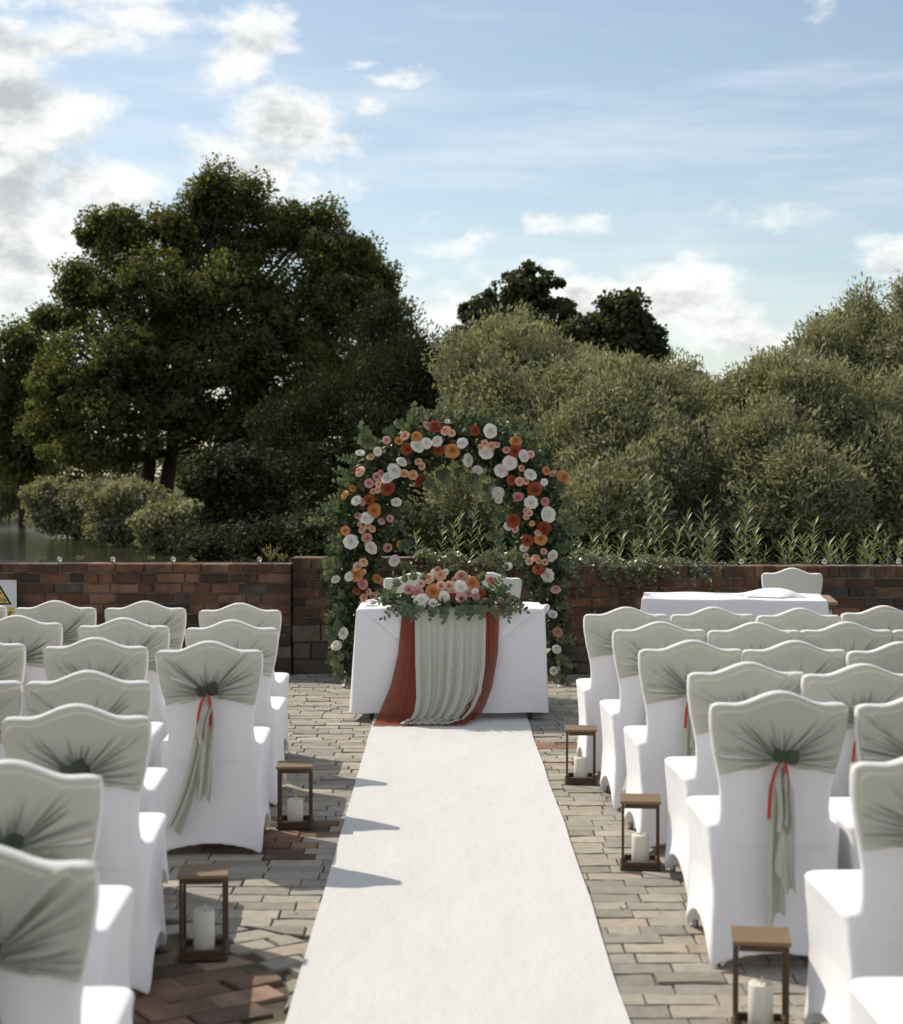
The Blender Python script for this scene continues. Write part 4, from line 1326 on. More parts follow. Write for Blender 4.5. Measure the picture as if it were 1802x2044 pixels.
for (zx, zy, ex, ey, me, sz_, nl) in [
    (150,745,40,735,LEAF_OVAL,.055,9),(230,640,120,655,LEAF_OVAL,.05,10),(290,600,160,600,LEAF_OVAL,.045,10),(400,330,355,185,LEAF_ROUND,.055,9),(440,300,330,265,LEAF_ROUND,.05,8),(330,400,225,365,LEAF_OVAL,.045,9),(300,480,200,440,LEAF_OVAL,.045,9),(320,520,205,500,LEAF_ROUND,.05,8),
    (640,200,650,75,LEAF_ROUND,.055,9),(700,180,690,100,LEAF_ROUND,.05,7),(620,240,560,170,LEAF_OVAL,.05,8),(760,170,800,80,LEAF_OVAL,.045,10),(850,190,840,90,LEAF_OVAL,.04,10),(1080,190,1060,130,LEAF_OVAL,.045,8),(1180,210,1260,170,LEAF_ROUND,.05,8),(1140,200,1180,140,LEAF_OVAL,.045,8),(1280,280,1340,220,LEAF_OVAL,.045,8),(1330,350,1400,290,LEAF_OVAL,.045,8),
    (1440,560,1490,540,LEAF_OVAL,.05,7),(1470,640,1560,620,LEAF_OVAL,.045,9),(1480,720,1590,760,LEAF_OVAL,.05,9),(1500,800,1610,790,LEAF_OVAL,.05,9),(1440,900,1560,860,LEAF_OVAL,.045,9),(1450,960,1540,1010,LEAF_OVAL,.05,8),(1440,1100,1520,1080,LEAF_OVAL,.05,8),(1430,1220,1530,1210,LEAF_OVAL,.045,9),(1450,1420,1540,1400,LEAF_OVAL,.05,8),(1440,1520,1540,1540,LEAF_ROUND,.05,8),(1430,1620,1500,1650,LEAF_ROUND,.05,7),
    (240,960,125,975,LEAF_ROUND,.06,8),(230,1020,140,1040,LEAF_ROUND,.055,8),(260,840,180,830,LEAF_OVAL,.05,8),(250,900,170,880,LEAF_OVAL,.045,8),(250,1200,150,1275,LEAF_OVAL,.045,10),(240,1260,160,1280,LEAF_OVAL,.04,10),(240,1320,190,1360,LEAF_ROUND,.05,8),(240,1480,170,1520,LEAF_ROUND,.06,8),(240,1560,180,1600,LEAF_OVAL,.05,9),(250,1590,240,1640,LEAF_OVAL,.05,9),(270,1150,215,1160,LEAF_OVAL,.04,9),
    (560,640,640,670,LEAF_OVAL,.05,8),(540,760,600,790,LEAF_OVAL,.05,8),(560,860,620,900,LEAF_OVAL,.05,8),(560,1000,630,990,LEAF_OVAL,.045,8),(700,500,770,560,LEAF_ROUND,.055,8),(800,440,830,520,LEAF_ROUND,.055,8),(880,430,910,500,LEAF_OVAL,.05,8),(960,470,985,560,LEAF_ROUND,.055,8),(1050,520,1060,600,LEAF_ROUND,.05,8),(1150,680,1090,740,LEAF_ROUND,.055,8),(1160,820,1060,810,LEAF_ROUND,.055,8),(1160,860,1090,940,LEAF_OVAL,.05,8),(1170,980,1120,1040,LEAF_OVAL,.05,8)]:
    a = at_depth(*zc(zx, zy), ARCH_Y - .10); b = at_depth(*zc(ex, ey), ARCH_Y - .14 - r6.uniform(0, .1))
    sprig(arch, AO, a, b - a, (b - a).length * 1.05, me, sz_ * 1.3, nl, r6)

# bouquet on the table
BO = Vector((at_depth(*zc(850, 1240), 11.12).x, 11.12, .7645))
bouquet = tag(empty('flower_arrangement', BO), 'long low arrangement of roses and eucalyptus lying on the white table', 'flowers')
for (x, y, rad, col) in table_flowers:
    X, Y = zc(x, y)
    c0 = at_depth(X, Y, 11.12)
    dz = (c0.z - .76) / .22
    Yd = 10.90 + .12 * max(0, dz) + r5.uniform(0, .015)
    p = at_depth(X, Y, Yd)
    m_rad = rad / 1.703 * .59967 / F * Yd * 1.22
    place_rose(bouquet, BO, p, col, m_rad, Vector(((p.x - BO.x) * .9 + r5.gauss(0, .2), -.8, .35 + r5.gauss(0, .2))), r5)
n = 1700
bx_ = RNG.normal(0, .17, n).clip(-.40, .42)
hz = .25 * np.exp(-(bx_ / .22) ** 2) + .05
cen = np.stack([bx_, RNG.normal(0, .06, n).clip(-.16, .16), RNG.random(n) ** .8 * hz * .78], 1)
cen[:, 1] += .045
cen[:, 2] = np.maximum(cen[:, 2], .012)
ld = unit(RNG, n) + cen * 3 + np.array([0, -.5, 0]); ln = unit(RNG, n) * .7 + np.array([0, -.5, .7])
sz = RNG.uniform(.03, .055, n)
n2_ = 520
ex = RNG.uniform(-.44, .46, n2_)
cen2 = np.stack([ex, -.19 + RNG.normal(0, .035, n2_) + .05 * np.abs(ex), np.abs(RNG.normal(.0, .022, n2_)) - .03 * (RNG.random(n2_) < .45)], 1)
cen2[:, 2] = np.where(cen2[:, 1] > -.20, np.maximum(cen2[:, 2], .012), cen2[:, 2])
cen = np.concatenate([cen, cen2]); sz = np.concatenate([sz, RNG.uniform(.035, .06, n2_)])
ld = np.concatenate([ld, unit(RNG, n2_) + np.array([0, -.6, -.35]) + cen2 * np.array([2.0, 0, 0])]); ln = np.concatenate([ln, unit(RNG, n2_) * .6 + np.array([0, -.6, .7])])
n = len(cen)
tag(leaf_cloud('greenery', cen, ld, ln, sz, sz * RNG.uniform(.4, .8, n), M['garland_leaf'], bouquet), kind='stuff')
for (zx, zy, ex, ey, me, sz_, nl) in [
    (600,1190,470,1280,LEAF_OVAL,.05,9),(560,1170,430,1200,LEAF_OVAL,.045,10),(560,1150,450,1150,LEAF_ROUND,.055,7),(620,1230,560,1260,LEAF_ROUND,.05,6),(700,1230,640,1290,LEAF_OVAL,.045,8),(760,1240,740,1280,LEAF_ROUND,.05,6),(820,1240,810,1300,LEAF_ROUND,.045,7),(900,1230,890,1275,LEAF_ROUND,.05,7),(960,1220,950,1280,LEAF_ROUND,.05,7),(1020,1210,1015,1270,LEAF_ROUND,.06,5),(1080,1210,1110,1270,LEAF_OVAL,.05,8),(1130,1210,1170,1290,LEAF_OVAL,.06,7),(1140,1190,1270,1245,LEAF_OVAL,.06,9),(1100,1150,1180,1110,LEAF_ROUND,.05,8),(1060,1120,1150,1060,LEAF_OVAL,.045,9),(560,1120,530,1040,LEAF_OVAL,.045,9),(600,1090,590,1030,LEAF_OVAL,.04,9),(640,1080,650,1020,LEAF_OVAL,.04,8),(1000,1080,1040,1040,LEAF_ROUND,.045,7),(1110,1170,1190,1170,LEAF_ROUND,.05,8),(640,1210,600,1275,LEAF_OVAL,.05,8),(700,1080,700,1040,LEAF_OVAL,.04,7)]:
    Yd = 11.0
    a = at_depth(*zc(zx, zy), Yd); b = at_depth(*zc(ex, ey), Yd - .06)
    if a.z < .775: a.z = .775
    if b.z < .77: b.y = TY0 - .105; a.y = TY0 - .045
    sprig(bouquet, BO, a, b - a, (b - a).length, me, sz_, nl, r6, 0)

# ------------------------------------------------------------------ trees and shrubs
def tree(name, label, cat, base_px, lobes, Y, n_clump, per, leaf, clump, m, seed, group=None, kind='broad', trunks=1, trunk_r=.25, depth_k=.9, fill=.5, limbs=True, fl=None, ragged=.22):
    """lobes: (x, y, rx, ry, dY) measured in the picture at depth Y, turned into real ellipsoids there"""
    rng = np.random.default_rng(seed)
    base = at_depth(base_px, 948, Y)
    bz = tz(base.x, Y) - .05
    root = tag(empty(name, (base.x, Y, bz)), label, cat, group)
    O = np.array([base.x, Y, bz])
    L_ = []
    for (x, y, rx, ry, dY) in lobes:
        Yl = Y + dY
        c = at_depth(x, y, Yl); k = Yl / F
        L_.append((np.array(c) - O, np.array([rx * k, (rx * .6 + ry * .4) * k * depth_k, ry * k])))
    big = L_
    if ragged > .5: big = []
    L_ = [] if big else L_
    for (c, r_) in big:
        L_.append((c, r_ * .80))
        for q in range(7):
            v = unit(rng, 1)[0]; v[2] = abs(v[2]) * .9 - .25
            v[1] = v[1] * .8 - .25
            v /= np.linalg.norm(v)
            f = rng.uniform(.30, .50)
            L_.append((c + v * r_ * (1.04 - f * .75), r_ * f * np.array([1.1, 1.1, 1.05 if kind == 'broad' else 1.2])))
    area = np.array([a[1][0] * a[1][2] for a in L_]) ** .8; prob = area / area.sum()
    li = rng.choice(len(L_), n_clump, p=prob)
    cc = np.array([a[0] for a in L_])[li]; cr = np.array([a[1] for a in L_])[li]
    u = unit(rng, n_clump)
    rad = (fill + (1.04 - fill) * rng.random(n_clump) ** .6)
    spray = rng.random(n_clump) < ragged
    rad = np.where(spray, rng.uniform(1.0, 1.38, n_clump), rad)[:, None]
    P = cc + u * cr * rad
    zmin = np.array([tz(O[0] + a, O[1] + b) for a, b in P[:, :2]]) - bz + .1
    P[:, 2] = np.maximum(P[:, 2], zmin)
    outw = u * cr; outw /= np.linalg.norm(outw, axis=1, keepdims=True)
    csz = clump * rng.uniform(.6, 1.45, n_clump) * np.where(spray, .62 if kind == 'broad' else .85, 1.0)
    k = n_clump * per
    ci = np.repeat(np.arange(n_clump), per)
    du = unit(rng, k)
    shell = (.35 + .65 * rng.random(k) ** .5)[:, None]
    flat = np.array([1, 1, .80 if kind == 'broad' else 1.15])
    off = du * shell * csz[ci][:, None] * 1.45 * flat + rng.normal(0, .05, (k, 3)) * csz[ci][:, None]
    pos = P[ci] + off
    ow = outw[ci]
    if kind == 'broad':
        d = unit(rng, k) + .3 * du + np.array([0, 0, -.2]); nrm = unit(rng, k) * .75 + du * .9 + np.array([0, 0, .55]) + .3 * ow
        Ls = leaf * rng.uniform(.6, 1.3, k); Ws = Ls * rng.uniform(.55, .85, k)
    else:
        cd = unit(rng, n_clump) * .5 + outw * .6 + np.array([0, 0, .55])
        d = cd[ci] + unit(rng, k) * .75; nrm = unit(rng, k) * .8 + du * .8 + np.array([0, 0, .35]) + .3 * ow
        Ls = leaf * rng.uniform(.6, 1.4, k); Ws = Ls * rng.uniform(.24, .40, k)
    ground = np.maximum(pos[:, 2], -.0)
    pos[:, 2] = np.where(pos[:, 2] < .05, .05 + rng.random(k) * .4, pos[:, 2])
    o = leaf_cloud('crown', pos, d, nrm, Ls, Ws, m, root)
    if fl:
        kk = rng.choice(k, fl)
        q = pos[kk] + ow[kk] * clump * .8
        leaf_cloud('blossom', q, unit(rng, fl), unit(rng, fl), leaf * .9, leaf * .7, M['bank_flower'], root)
    # trunk, limbs and twigs
    tops = np.array([a[0] for a in L_])
    htop = tops[:, 2].max()
    tr = MB()
    heads = []
    for t in range(trunks):
        dxx = (t - (trunks - 1) / 2) * trunk_r * 2.2
        hx = tops[:, 0].mean() * .5 + dxx * 1.8; hz_ = htop * .62
        pts = [(dxx + (hx - dxx) * s + .12 * math.sin(4 * s + t + seed), .15 * math.sin(3 * s + t), hz_ * s) for s in np.linspace(0, 1, 8)]
        tr.tube(pts, [trunk_r * (1.25 if i == 0 else 1) * (1 - .7 * i / 7) for i in range(8)], 8)
        heads.append(pts)
    tr.build('trunk', M['bark'], root, True)
    if limbs:
        lm = MB()
        for i, (c, _r) in enumerate(L_):
            pts = heads[i % trunks]
            j = int(np.clip(2 + 5 * (c[2] / max(htop, .1)) * .8, 1, 6))
            a = Vector(pts[j]); b = Vector(c)
            mid = (a + b) / 2 + Vector((0, 0, -.06 * (b - a).length))
            w = trunk_r * .42
            main = i % 8 == 0 or ragged > .5
            w = w if main else w * .5
            lm.tube([a, mid, b], [w, w * .7, w * .35], 6, False)
            sel = np.where(li == i)[0]
            for q in sel[:min(len(sel), 6)]:
                e = Vector(P[q]); m2 = (b + e) / 2 + Vector((0, 0, -.05))
                lm.tube([b, m2, e], [w * .26, w * .16, w * .05], 4, False)
        lm.build('limbs', M['bark'], root, True)
    return root
tree('broad_tree', 'great spreading dark green tree rising above the river bank', 'tree', 300, [
    (450, 385, 72, 50, 0), (400, 450, 80, 55, 1), (235, 475, 62, 62, 0), (300, 500, 80, 70, 2), (620, 455, 66, 52, 1), (680, 520, 75, 60, 0), (500, 500, 95, 80, 2),
    (190, 570, 62, 55, -1), (300, 600, 110, 90, -2), (460, 620, 140, 110, -1), (620, 610, 120, 100, 0), (735, 555, 52, 45, 2), (760, 630, 60, 70, 2),
    (130, 660, 55, 55, 0), (220, 710, 110, 90, -3), (380, 740, 150, 110, -3), (560, 740, 140, 110, -2), (700, 720, 110, 100, 0),
    (150, 790, 90, 70, -3), (270, 840, 120, 70, -4), (430, 860, 130, 70, -2), (600, 850, 130, 80, 0), (110, 860, 60, 50, -2), (200, 905, 90, 35, -4)],
    82, 1900, 112, .20, .54, M['tree_leaf'], 1, ragged=.3, trunks=2, trunk_r=.42, fill=.45)
tree('thin_tree', 'small thin-crowned tree at the far edge of the river', 'tree', 40, [
    (45, 685, 45, 45, 0), (85, 720, 40, 40, 0), (10, 740, 45, 50, 0), (60, 790, 70, 60, 0), (0, 840, 70, 70, 0), (70, 880, 70, 60, 0), (20, 930, 70, 45, 0)],
    92, 420, 60, .24, .5, M['tree_leaf'], 2, trunk_r=.22)
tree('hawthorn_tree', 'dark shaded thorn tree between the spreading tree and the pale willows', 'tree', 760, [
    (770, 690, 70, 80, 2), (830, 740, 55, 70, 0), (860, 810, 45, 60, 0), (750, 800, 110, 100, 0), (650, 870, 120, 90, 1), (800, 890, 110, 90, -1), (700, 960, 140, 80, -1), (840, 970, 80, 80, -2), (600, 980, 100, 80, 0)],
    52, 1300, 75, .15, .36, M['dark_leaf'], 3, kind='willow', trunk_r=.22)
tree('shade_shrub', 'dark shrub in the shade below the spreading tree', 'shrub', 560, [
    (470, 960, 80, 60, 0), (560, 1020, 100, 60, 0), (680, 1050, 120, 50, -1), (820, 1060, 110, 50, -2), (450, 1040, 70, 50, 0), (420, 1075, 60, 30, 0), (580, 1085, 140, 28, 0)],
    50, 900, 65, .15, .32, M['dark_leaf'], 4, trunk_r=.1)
for i, (lab, bx, lob, Y, nc) in enumerate([
    ('pale flowering bank shrub reaching furthest out over the river', 130, [(95, 995, 45, 35, 0), (150, 1000, 65, 45, 0), (110, 1040, 45, 28, 0), (180, 1045, 60, 40, 0)], 74, 380),
    ('pale green bank shrub below the trunk of the spreading tree', 250, [(240, 1010, 60, 48, 0), (300, 1020, 60, 50, 0), (250, 1060, 65, 34, 0)], 66, 380),
    ('leafy bank shrub at the bend of the river', 330, [(330, 1050, 55, 45, 0), (370, 1060, 40, 45, 0), (345, 1082, 50, 26, 0)], 60, 300),
    ('low shrub on the far river bank under the thin tree', 20, [(10, 970, 50, 35, 0), (50, 985, 45, 40, 0), (0, 1010, 50, 22, 0)], 104, 260)]):
    tree('bank_shrub', lab, 'shrub', bx, lob, Y, int(nc * 1.1), 60, .16, .28, M['bank_leaf'], 20 + i, 'shrubs along the river bank', trunk_r=.06, fl=160)
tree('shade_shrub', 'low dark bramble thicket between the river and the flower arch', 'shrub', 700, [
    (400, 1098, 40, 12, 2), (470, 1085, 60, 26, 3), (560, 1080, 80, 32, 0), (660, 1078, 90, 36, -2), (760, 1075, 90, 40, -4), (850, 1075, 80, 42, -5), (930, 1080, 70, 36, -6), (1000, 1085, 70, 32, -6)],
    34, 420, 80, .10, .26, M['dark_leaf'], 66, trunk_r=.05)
tree('shade_shrub', 'low dark undergrowth added as the deep shade at the feet of the willow shrubs', 'shrub', 1450, [(x, 1088 + 8 * math.sin(x), 60, 24 + 8 * math.sin(x * 1.7), 2 * math.sin(x * .7)) for x in range(1060, 1900, 70)],
    24, 620, 70, .085, .17, M['dark_leaf'], 69, trunk_r=.04)  # added dark leaves stand in for deep shade over the pale ground
wood = tree('far_wood', 'hedge-like mass of far trees beyond the river', 'wood', 300, [(x, 930 + 14 * math.sin(x * .021), 75, 48, 6 * math.sin(x)) for x in range(-420, 1000, 90)], 128, 700, 70, .26, .9, M['far_leaf'], 67, trunk_r=.2, limbs=False)
wood['kind'] = 'stuff'
wood2 = tree('far_wood', 'hedge-like mass of far trees behind the willows', 'wood', 1500, [(x, 900 + 14 * math.sin(x * .021), 75, 60, 6 * math.sin(x)) for x in range(1000, 2300, 90)], 110, 500, 70, .24, .8, M['far_leaf'], 68, trunk_r=.2, limbs=False)
wood2['kind'] = 'stuff'
willows = [
    ('broad silvery willow shrub behind the flower arch', 1020, [(1010, 700, 75, 75, 2), (1070, 735, 95, 80, 1), (960, 770, 80, 90, 0), (1060, 830, 130, 90, -1), (960, 890, 80, 90, -1), (1080, 930, 130, 90, -2), (980, 1000, 110, 90, -2), (1100, 1030, 120, 80, -3), (1160, 760, 60, 55, 2)], 38, 950),
    ('silvery willow shrub between the arch and the gap of sky', 1240, [(1200, 770, 75, 55, 1), (1260, 790, 80, 60, 0), (1230, 860, 120, 80, -1), (1330, 810, 55, 60, 0), (1250, 940, 130, 90, -2), (1240, 1030, 140, 80, -3)], 36, 720),
    ('low feathery willow shrub under the gap of sky', 1400, [(1365, 800, 45, 70, 2), (1390, 840, 60, 60, 0), (1440, 860, 70, 60, 1), (1400, 920, 100, 80, -1), (1400, 1010, 120, 90, -2)], 37, 520),
    ('willow shrub in front of the tall willow with a dark hollow', 1560, [(1500, 810, 60, 65, 1), (1560, 770, 70, 65, 1), (1600, 830, 100, 90, 0), (1530, 900, 110, 80, -1), (1600, 990, 130, 90, -2)], 35, 640),
    ('tall willow with a dark hollow beside the gap of sky', 1740, [(1780, 630, 75, 55, 3), (1700, 670, 70, 55, 3), (1640, 720, 70, 55, 2), (1800, 720, 80, 80, 2), (1850, 680, 80, 100, 3), (1770, 830, 90, 90, -1), (1690, 880, 100, 80, -1), (1800, 950, 110, 110, -2), (1700, 1020, 120, 80, -2), (1650, 800, 40, 70, 0)], 36, 900)]
for i, (lab, bx, lob, Y, nc) in enumerate(willows):
    tree('willow_shrub', lab, 'shrub', bx, lob, Y, int(nc * 1.25), 74, .125, .25, M['willow_leaf'], 40 + i, 'willow shrubs behind the wall', kind='willow', trunk_r=.09, fill=.5, ragged=.42)
tree('hollow_tree', 'dark tree standing inside the tall willow beside the sky gap', 'tree', 1700, [(1710, 690, 60, 60, 0), (1690, 760, 70, 70, 0), (1720, 830, 70, 70, 0)], 43, 260, 46, .13, .32, M['dark_leaf'], 60, trunk_r=.15)
tree('far_tree', 'open-branched far tree rising behind the broad willow', 'tree', 1040, [(1050, 562, 42, 28, 0), (1020, 600, 55, 30, 0), (1090, 595, 48, 26, 0), (980, 625, 45, 26, 0), (1120, 620, 26, 18, 0), (1050, 650, 70, 40, 0), (950, 660, 30, 24, 0), (1060, 720, 80, 60, 0), (930, 685, 25, 20, 0)],
     62, 210, 46, .24, .30, M['far_leaf'], 61, trunk_r=.22, fill=.55, ragged=.55)
tree('far_tree', 'compact round-topped dark far tree between the willows', 'tree', 1235, [(1245, 620, 40, 28, 0), (1220, 655, 55, 34, 0), (1180, 680, 48, 36, 0), (1270, 670, 36, 38, 0), (1240, 710, 70, 45, 0), (1290, 715, 26, 26, 0), (1170, 730, 60, 40, 0)],
     60, 420, 55, .21, .32, M['far_leaf'], 62, trunk_r=.22, fill=.4)

# ------------------------------------------------------------------ plants on and behind the wall
def weed(px, topy, Y, label, seed, group, lean=0.0, leafsize=.13, nleaf=26):
    r = random.Random(seed)
    top = at_depth(px, topy, Y)
    bx = top.x - lean
    bz = tz(bx, Y) + .0
    t = tag(empty('willowherb', (bx, Y, bz)), label, 'plant', group)
    H = top.z - bz
    pts = [Vector((lean * 1.6 * s ** 1.6 - lean * .6 * s + .045 * math.sin(3.3 * s + seed) * s, .03 * math.sin(3 * s + seed), H * s)) for s in np.linspace(0, 1, 9)]
    MB().tube(pts, [.007 - .0007 * i for i in range(9)], 6).build('stem', M['stem'], t, True)
    lo = max(.0, (.70 - bz) / H)
    for k in range(nleaf):
        s = lo + (1 - lo) * (k + .5) / nleaf
        i = min(7, int(s * 8)); f = s * 8 - i
        p = pts[i] * (1 - f) + pts[i + 1] * f
        a = k * 2.4 + r.uniform(-.3, .3)
        up = r.uniform(-.15, .45) + .9 * s ** 3
        d = Vector((math.cos(a), math.sin(a), up))
        leaf_child(t, LEAF_LONG, p, d, (0, 0, 1), leafsize * r.uniform(.75, 1.15) * (1 - .35 * s ** 4))
    return t
GW = 'willowherb growing behind the wall'
weeds = [(1490, 965, 14.7, .10), (1400, 1000, 14.8, .02), (1375, 1030, 14.5, -.05), (1430, 1040, 14.4, .06), (1310, 1010, 14.9, -.04), (1290, 945, 15.4, -.03), (1345, 1060, 14.5, .05), (1460, 1050, 14.6, -.04), (1510, 1060, 14.5, .1),
    (1215, 1055, 14.6, .04), (1190, 1075, 14.4, -.05), (1240, 1070, 14.7, .05), (1575, 1050, 14.6, .03), (1620, 1040, 14.7, .12), (1600, 1075, 14.4, -.03), (1690, 1075, 14.5, .05), (1660, 1085, 14.4, -.06), (1750, 1055, 14.6, .10), (1790, 1085, 14.5, .06), (1720, 1090, 14.4, .02), (1555, 1085, 14.4, -.06), (1270, 1085, 14.4, .02),
    (925, 1030, 14.7, .05), (950, 1020, 14.9, .08), (900, 1045, 14.6, -.04), (875, 1060, 14.7, .02), (985, 1045, 14.6, .06), (960, 1055, 14.5, -.02), (840, 1065, 14.6, -.03), (1330, 985, 15.2, .05), (1420, 1070, 14.4, -.03), (1480, 1020, 14.9, -.05)]
places = [(800, 1000, 'seen through the flower arch'), (1000, 1250, 'between the arch foot and the ivy'), (1250, 1350, 'behind the thickest ivy'), (1350, 1540, 'between the ivy and the lone hooded chair'), (1540, 1640, 'right behind the lone hooded chair'), (1640, 1900, 'beyond the lone hooded chair along the wall')]
ranks = ['tallest', 'second tallest', 'third tallest', 'fourth tallest', 'fifth tallest', 'sixth tallest', 'seventh tallest', 'eighth tallest', 'ninth tallest']
weed_labels = {}
for lo_, hi_, where in places:
    ids = sorted([i for i, w in enumerate(weeds) if lo_ < w[0] <= hi_], key=lambda i: weeds[i][1])
    for k, i in enumerate(ids): weed_labels[i] = '%s narrow-leaved willowherb %s' % (ranks[k], where)
for i, (px, ty, Y, lean) in enumerate(weeds):
    inside = 800 < px < 1000
    lab = weed_labels[i]
    weed(px, ty, Y, lab, 300 + i, 'willowherb seen through the arch' if inside else GW, lean, .165 if not inside else .14, 32)
rw = random.Random(91)
for lo_, hi_, where in places[1:]:
    for k in range(max(3, int((hi_ - lo_) / 32))):
        px = rw.uniform(lo_, min(hi_, 1800))
        weed(px, rw.uniform(1068, 1105), rw.uniform(14.25, 14.7), 'short leafy willowherb filling in low ' + where, 500 + k + int(px), 'short willowherb along the wall', rw.uniform(-.14, .14), rw.uniform(.12, .17), 20)
# ivy over the wall top
def ivy():
    rng = np.random.default_rng(5)
    t = tag(empty('ivy', (1.4, WALL_Y + .1, .88)), 'pale straggling ivy spilling over the top of the brick wall', 'ivy')
    O = np.array([1.4, WALL_Y + .1, .88])
    n = 5200
    x = rng.uniform(-.40, 2.35, n)
    dens = np.interp(x, [-.4, .0, .5, 1.0, 1.6, 2.0, 2.35], [1, 1, 1, 1, .8, .4, .05])
    x = x[rng.random(n) < dens]; n = len(x)
    hh = np.interp(x, [-.4, .2, .9, 1.5, 2.0, 2.35], [.15, .16, .16, .12, .07, .03])
    lumps = .6 + .4 * np.sin(x * 7) * np.sin(x * 17 + 1)
    y = WALL_Y + rng.uniform(-.06, .30, n)
    z = .885 + rng.random(n) * hh * lumps
    z = np.where(y < WALL_Y, z - rng.random(n) * .07, z)
    P = np.stack([x, y, z], 1)
    # trailing shoots
    st = MB(); ext = []
    for k in range(20):
        sx = rng.uniform(.75, 2.1); L_ = rng.uniform(.08, .26); lx = rng.uniform(-.05, .25)
        pts = [np.array([sx + lx * s, WALL_Y - .03 - .05 * math.sin(math.pi * s) - .015, .90 - L_ * s ** 1.4]) for s in np.linspace(0, 1, 7)]
        st.tube([p - O for p in pts], .0022, 4, False)
        for p in pts[1:]:
            for _ in range(5): ext.append(p + rng.normal(0, .014, 3) * np.array([1, .5, 1]))
    for k in range(4):       # climbing up the face
        sx = (1.02, 1.28, 1.55, 1.75)[k]
        pts = [np.array([sx + .03 * math.sin(5 * s + k), WALL_Y - .012, .15 + (.72) * s]) for s in np.linspace(.25 * (k % 2), 1, 12)]
        st.tube([p - O for p in pts], .003, 4, False)
        for p in pts:
            for _ in range(4): ext.append(p + rng.normal(0, .022, 3) * np.array([1, .2, 1]) + np.array([0, -.012, 0]))
    P = np.concatenate([P, np.array(ext)])
    m_ = len(P)
    s = rng.uniform(.022, .042, m_)
    tag(leaf_cloud('leaves', P - O, unit(rng, m_) + np.array([0, -.3, -.2]), unit(rng, m_) * .8 + np.array([-.1, -.5, .7]), s, s * .8, M['ivy_leaf'], t), kind='stuff')
    st.build('shoots', M['stem'], t)
ivy()
# dry weeds on the river-side wall top
def dry_weed(px, topy, basey, label, seed, n=14, mat='dry'):
    rng = np.random.default_rng(seed)
    y = WALL_Y + .03
    b = at_depth(px, basey, y); h = abs(basey - topy) / F * y
    zt = .913 + (.05 if px > 584 else 0)
    t = tag(empty('wall_weed', (b.x, y, zt)), label, 'plant', 'small weeds rooted in the wall top')
    st = MB(); P = []
    for k in range(n):
        a = rng.uniform(-.75, .75); L_ = h * rng.uniform(.5, 1)
        pts = [Vector((math.sin(a) * L_ * s ** 1.5, .02 * math.sin(k) * s, L_ * s * math.cos(a * .6))) for s in np.linspace(0, 1, 5)]
        st.tube(pts, [.0018, .0015, .0013, .001, .0007], 4, False)
        for s_ in (2, 3, 4, 4):
            for _ in range(3): P.append(np.array(pts[s_]) + rng.normal(0, .008, 3))
    st.build('stems', M[mat], t)
    P = np.array(P); m_ = len(P)
    leaf_cloud('seed_heads', P, unit(rng, m_), unit(rng, m_), .012, .008, M[mat], t)
dry_weed(540, 1082, 1117, 'largest dried branching weed on the brick wall, beside the taller section', 1, 18)
dry_weed(565, 1098, 1117, 'short brown dried weed tucked against the taller wall section', 2, 10)
dry_weed(300, 1112, 1124, 'small green tuft on the river-side wall between two bulbs', 3, 10, 'weed_leaf')
dry_weed(385, 1114, 1122, 'low spreading tuft on the middle of the river-side wall', 4, 14, 'weed_leaf')
dry_weed(80, 1114, 1127, 'little green weed on the wall above the warning sign', 5, 8, 'weed_leaf')
dry_weed(160, 1112, 1125, 'green sprout on the river-side wall past the first bulb', 6, 8, 'weed_leaf')

# ------------------------------------------------------------------ string lights lying on the walls
def string_lights(label, pts, bulbs):
    t = tag(empty('string_lights', pts[0]), label, 'string lights')
    O = Vector(pts[0])
    q = []
    for i in range(len(pts) - 1):
        a, b = Vector(pts[i]), Vector(pts[i + 1])
        for k in range(8):
            s = k / 8
            q.append(a + (b - a) * s - O + Vector((0, .012 * math.sin(9 * s + i), .004 * math.sin(6 * s + i * 2))))
    q.append(Vector(pts[-1]) - O)
    MB().tube(q, .003, 6).build('cable', M['cable'], t, True)
    for p in bulbs:
        b = Vector(p) - O
        bu = MB().lathe([(.007, 0), (.010, .006), (.019, .020), (.0215, .032), (.019, .043), (.011, .051), (.002, .054)], 16).build('bulb', M['glass'], t, True)
        bu.location = b; bu.rotation_euler = (R(55), 0, R(20))
        MB().lathe([(.008, -.022), (.0095, -.02), (.0095, .003), (.007, .004)], 10).build('socket', M['cable'], bu, True)
zw = .918; yw = WALL_Y - .01
bl = [(at_depth(px, 1122, yw).x, yw, zw + .008) for px in (118, 225, 345, 517)]
string_lights('string of clear bulbs lying along the river-side wall top', [(-4.3, yw + .05, zw), (-3.4, yw + .04, zw)] + [(b[0], b[1] + .03, zw + .002) for b in bl] + [(XP0 - .05, yw + .03, zw)], bl)
zw = .90; yw = WALL_Y - .0
br = [(at_depth(px, 1122, yw).x, yw, zw + .008) for px in (1163, 1476, 1642, 1790)]
string_lights('string of clear bulbs half hidden in the ivy on the wall', [(1.0, yw + .04, zw)] + [(b[0], b[1] + .03, zw + .002) for b in br] + [(4.4, yw + .04, zw)], br)

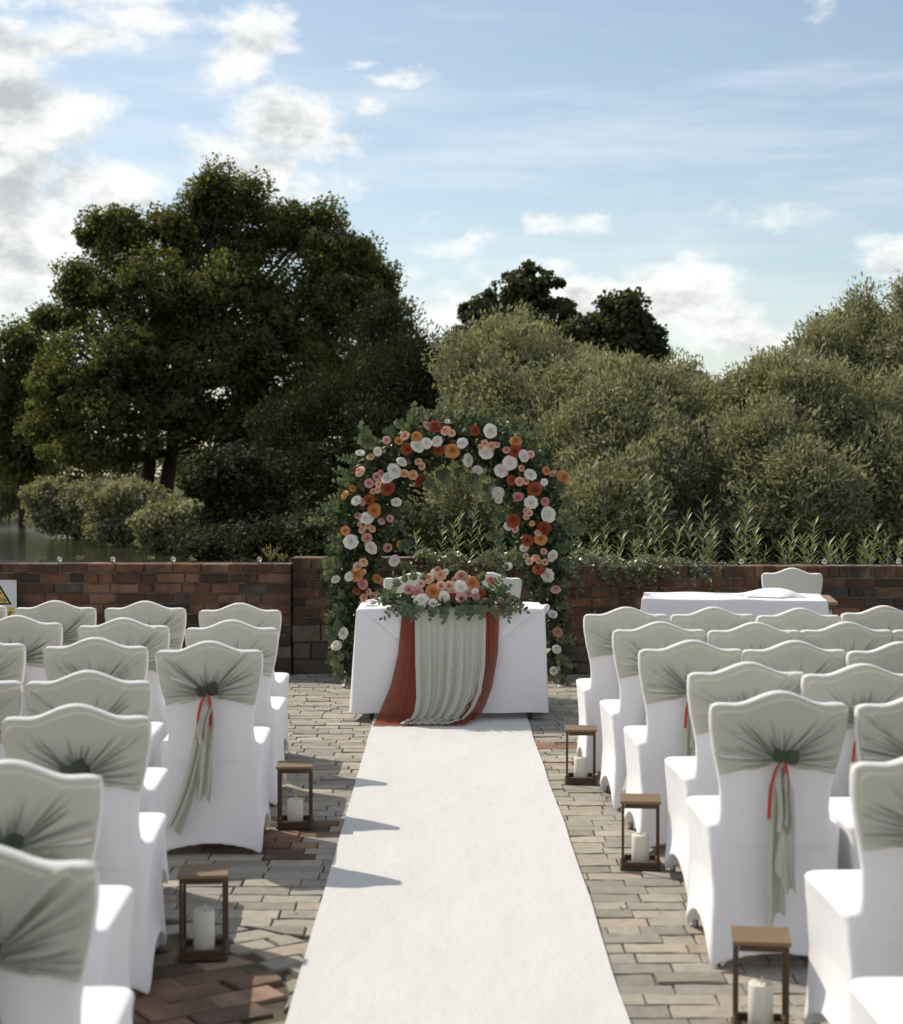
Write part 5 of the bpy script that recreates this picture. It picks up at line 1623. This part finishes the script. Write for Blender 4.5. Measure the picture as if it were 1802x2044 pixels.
# ------------------------------------------------------------------ warning sign
def sign():
    y = WALL_Y - .085
    tl = at_depth(33, 1158, y)
    w, h = .30, .40
    cx, cz = tl.x - w / 2, tl.z - h / 2
    t = tag(empty('warning_sign', (cx, y, cz)), 'white warning sign with a black and yellow triangle fixed to the brick wall', 'sign')
    MB().box(-w / 2, w / 2, 0, .004, -h / 2, h / 2, .001).build('board', M['sign_white'], t)
    def poly(name, pts, m, d):
        mesh_v = [(x, -d, z) for x, z in pts] + [(x, -d + .0012, z) for x, z in pts]
        n_ = len(pts)
        f = [tuple(range(n_)), tuple(range(2 * n_ - 1, n_ - 1, -1))] + [(k, n_ + k, n_ + (k + 1) % n_, (k + 1) % n_) for k in range(n_)]
        obj(name, mesh(name, mesh_v, f, m), t)
    tx = -.008
    poly('triangle_border', [(tx - .120, .0), (tx + .120, .0), (tx + .112 + .002, .012), (tx + .006, .19), (tx - .006, .19), (tx - .114, .012)], M['sign_black'], .0015)
    poly('triangle_field', [(tx - .095, .014), (tx + .095, .014), (tx, .170)], M['sign_yellow'], .003)
    # figure over waves
    for k in range(2):
        z0 = .030 + .016 * k
        up = [(tx - .07 + .14 * i / 16, z0 + .006 * math.sin(i * 1.2) + .004) for i in range(17)]
        lo = [(x, z - .006) for x, z in reversed(up)]
        poly('wave', [(x, z) for x, z in up + lo], M['sign_black'], .0045)
    poly('arrow_head', [(tx + .060, .022), (tx + .078, .030), (tx + .062, .040)], M['sign_black'], .006)
    poly('figure_body', [(tx - .03, .07), (tx - .01, .062), (tx + .02, .095), (tx + .035, .085), (tx + .038, .092), (tx + .015, .112), (tx - .02, .10)], M['sign_black'], .0045)
    poly('figure_head', [(tx + .004 + .014 * math.cos(a), .128 + .014 * math.sin(a)) for a in np.linspace(0, 2 * math.pi, 14)[:-1]], M['sign_black'], .0045)
    poly('caption_panel', [(-w / 2 + .012, -.185), (w / 2 - .012, -.185), (w / 2 - .012, -.018), (-w / 2 + .012, -.018)], M['sign_yellow'], .0015)
    cu = bpy.data.curves.new('caption', 'FONT'); cu.body = 'water'; cu.size = .075; cu.align_x = 'RIGHT'; cu.extrude = .0006; cu.offset = .0012
    o = bpy.data.objects.new('caption_tmp', cu); C.objects.link(o)
    me = bpy.data.meshes.new_from_object(o.evaluated_get(bpy.context.evaluated_depsgraph_get()))
    bpy.data.objects.remove(o)
    me.materials.clear(); me.materials.append(M['sign_black'])
    obj('caption', me, t, loc=(w / 2 - .035, -.0025, -.092), rot=(R(90), 0, 0))
    for sx in (-1, 1): MB().lathe([(.004, 0), (.0045, .002), (.002, .004)], 8).build('screw', M['dark_metal'], t, loc=(sx * (w / 2 - .014), -.0005, h / 2 - .014), rot=(R(90), 0, 0))
sign()
# fallen leaves and grit on the paving
n = 150
fx = np.concatenate([RNG.uniform(-1.1, -.48, n // 2), RNG.uniform(.56, 1.25, n // 2)]); fy = RNG.uniform(4.4, 12.8, n)
fc = np.stack([fx, fy, np.full(n, .009)], 1)
sz = RNG.uniform(.008, .028, n)
M['litter'] = leaf_mat('dry_leaf_litter', (0.10, 0.055, 0.03), (0.26, 0.16, 0.08), 0.2, 0.7, 0.1)
tag(leaf_cloud('leaf_litter', fc, unit(RNG, n) * np.array([1, 1, .12]), np.array([0, 0, 1]) + unit(RNG, n) * .25, sz, sz * .6, M['litter']), kind='stuff')
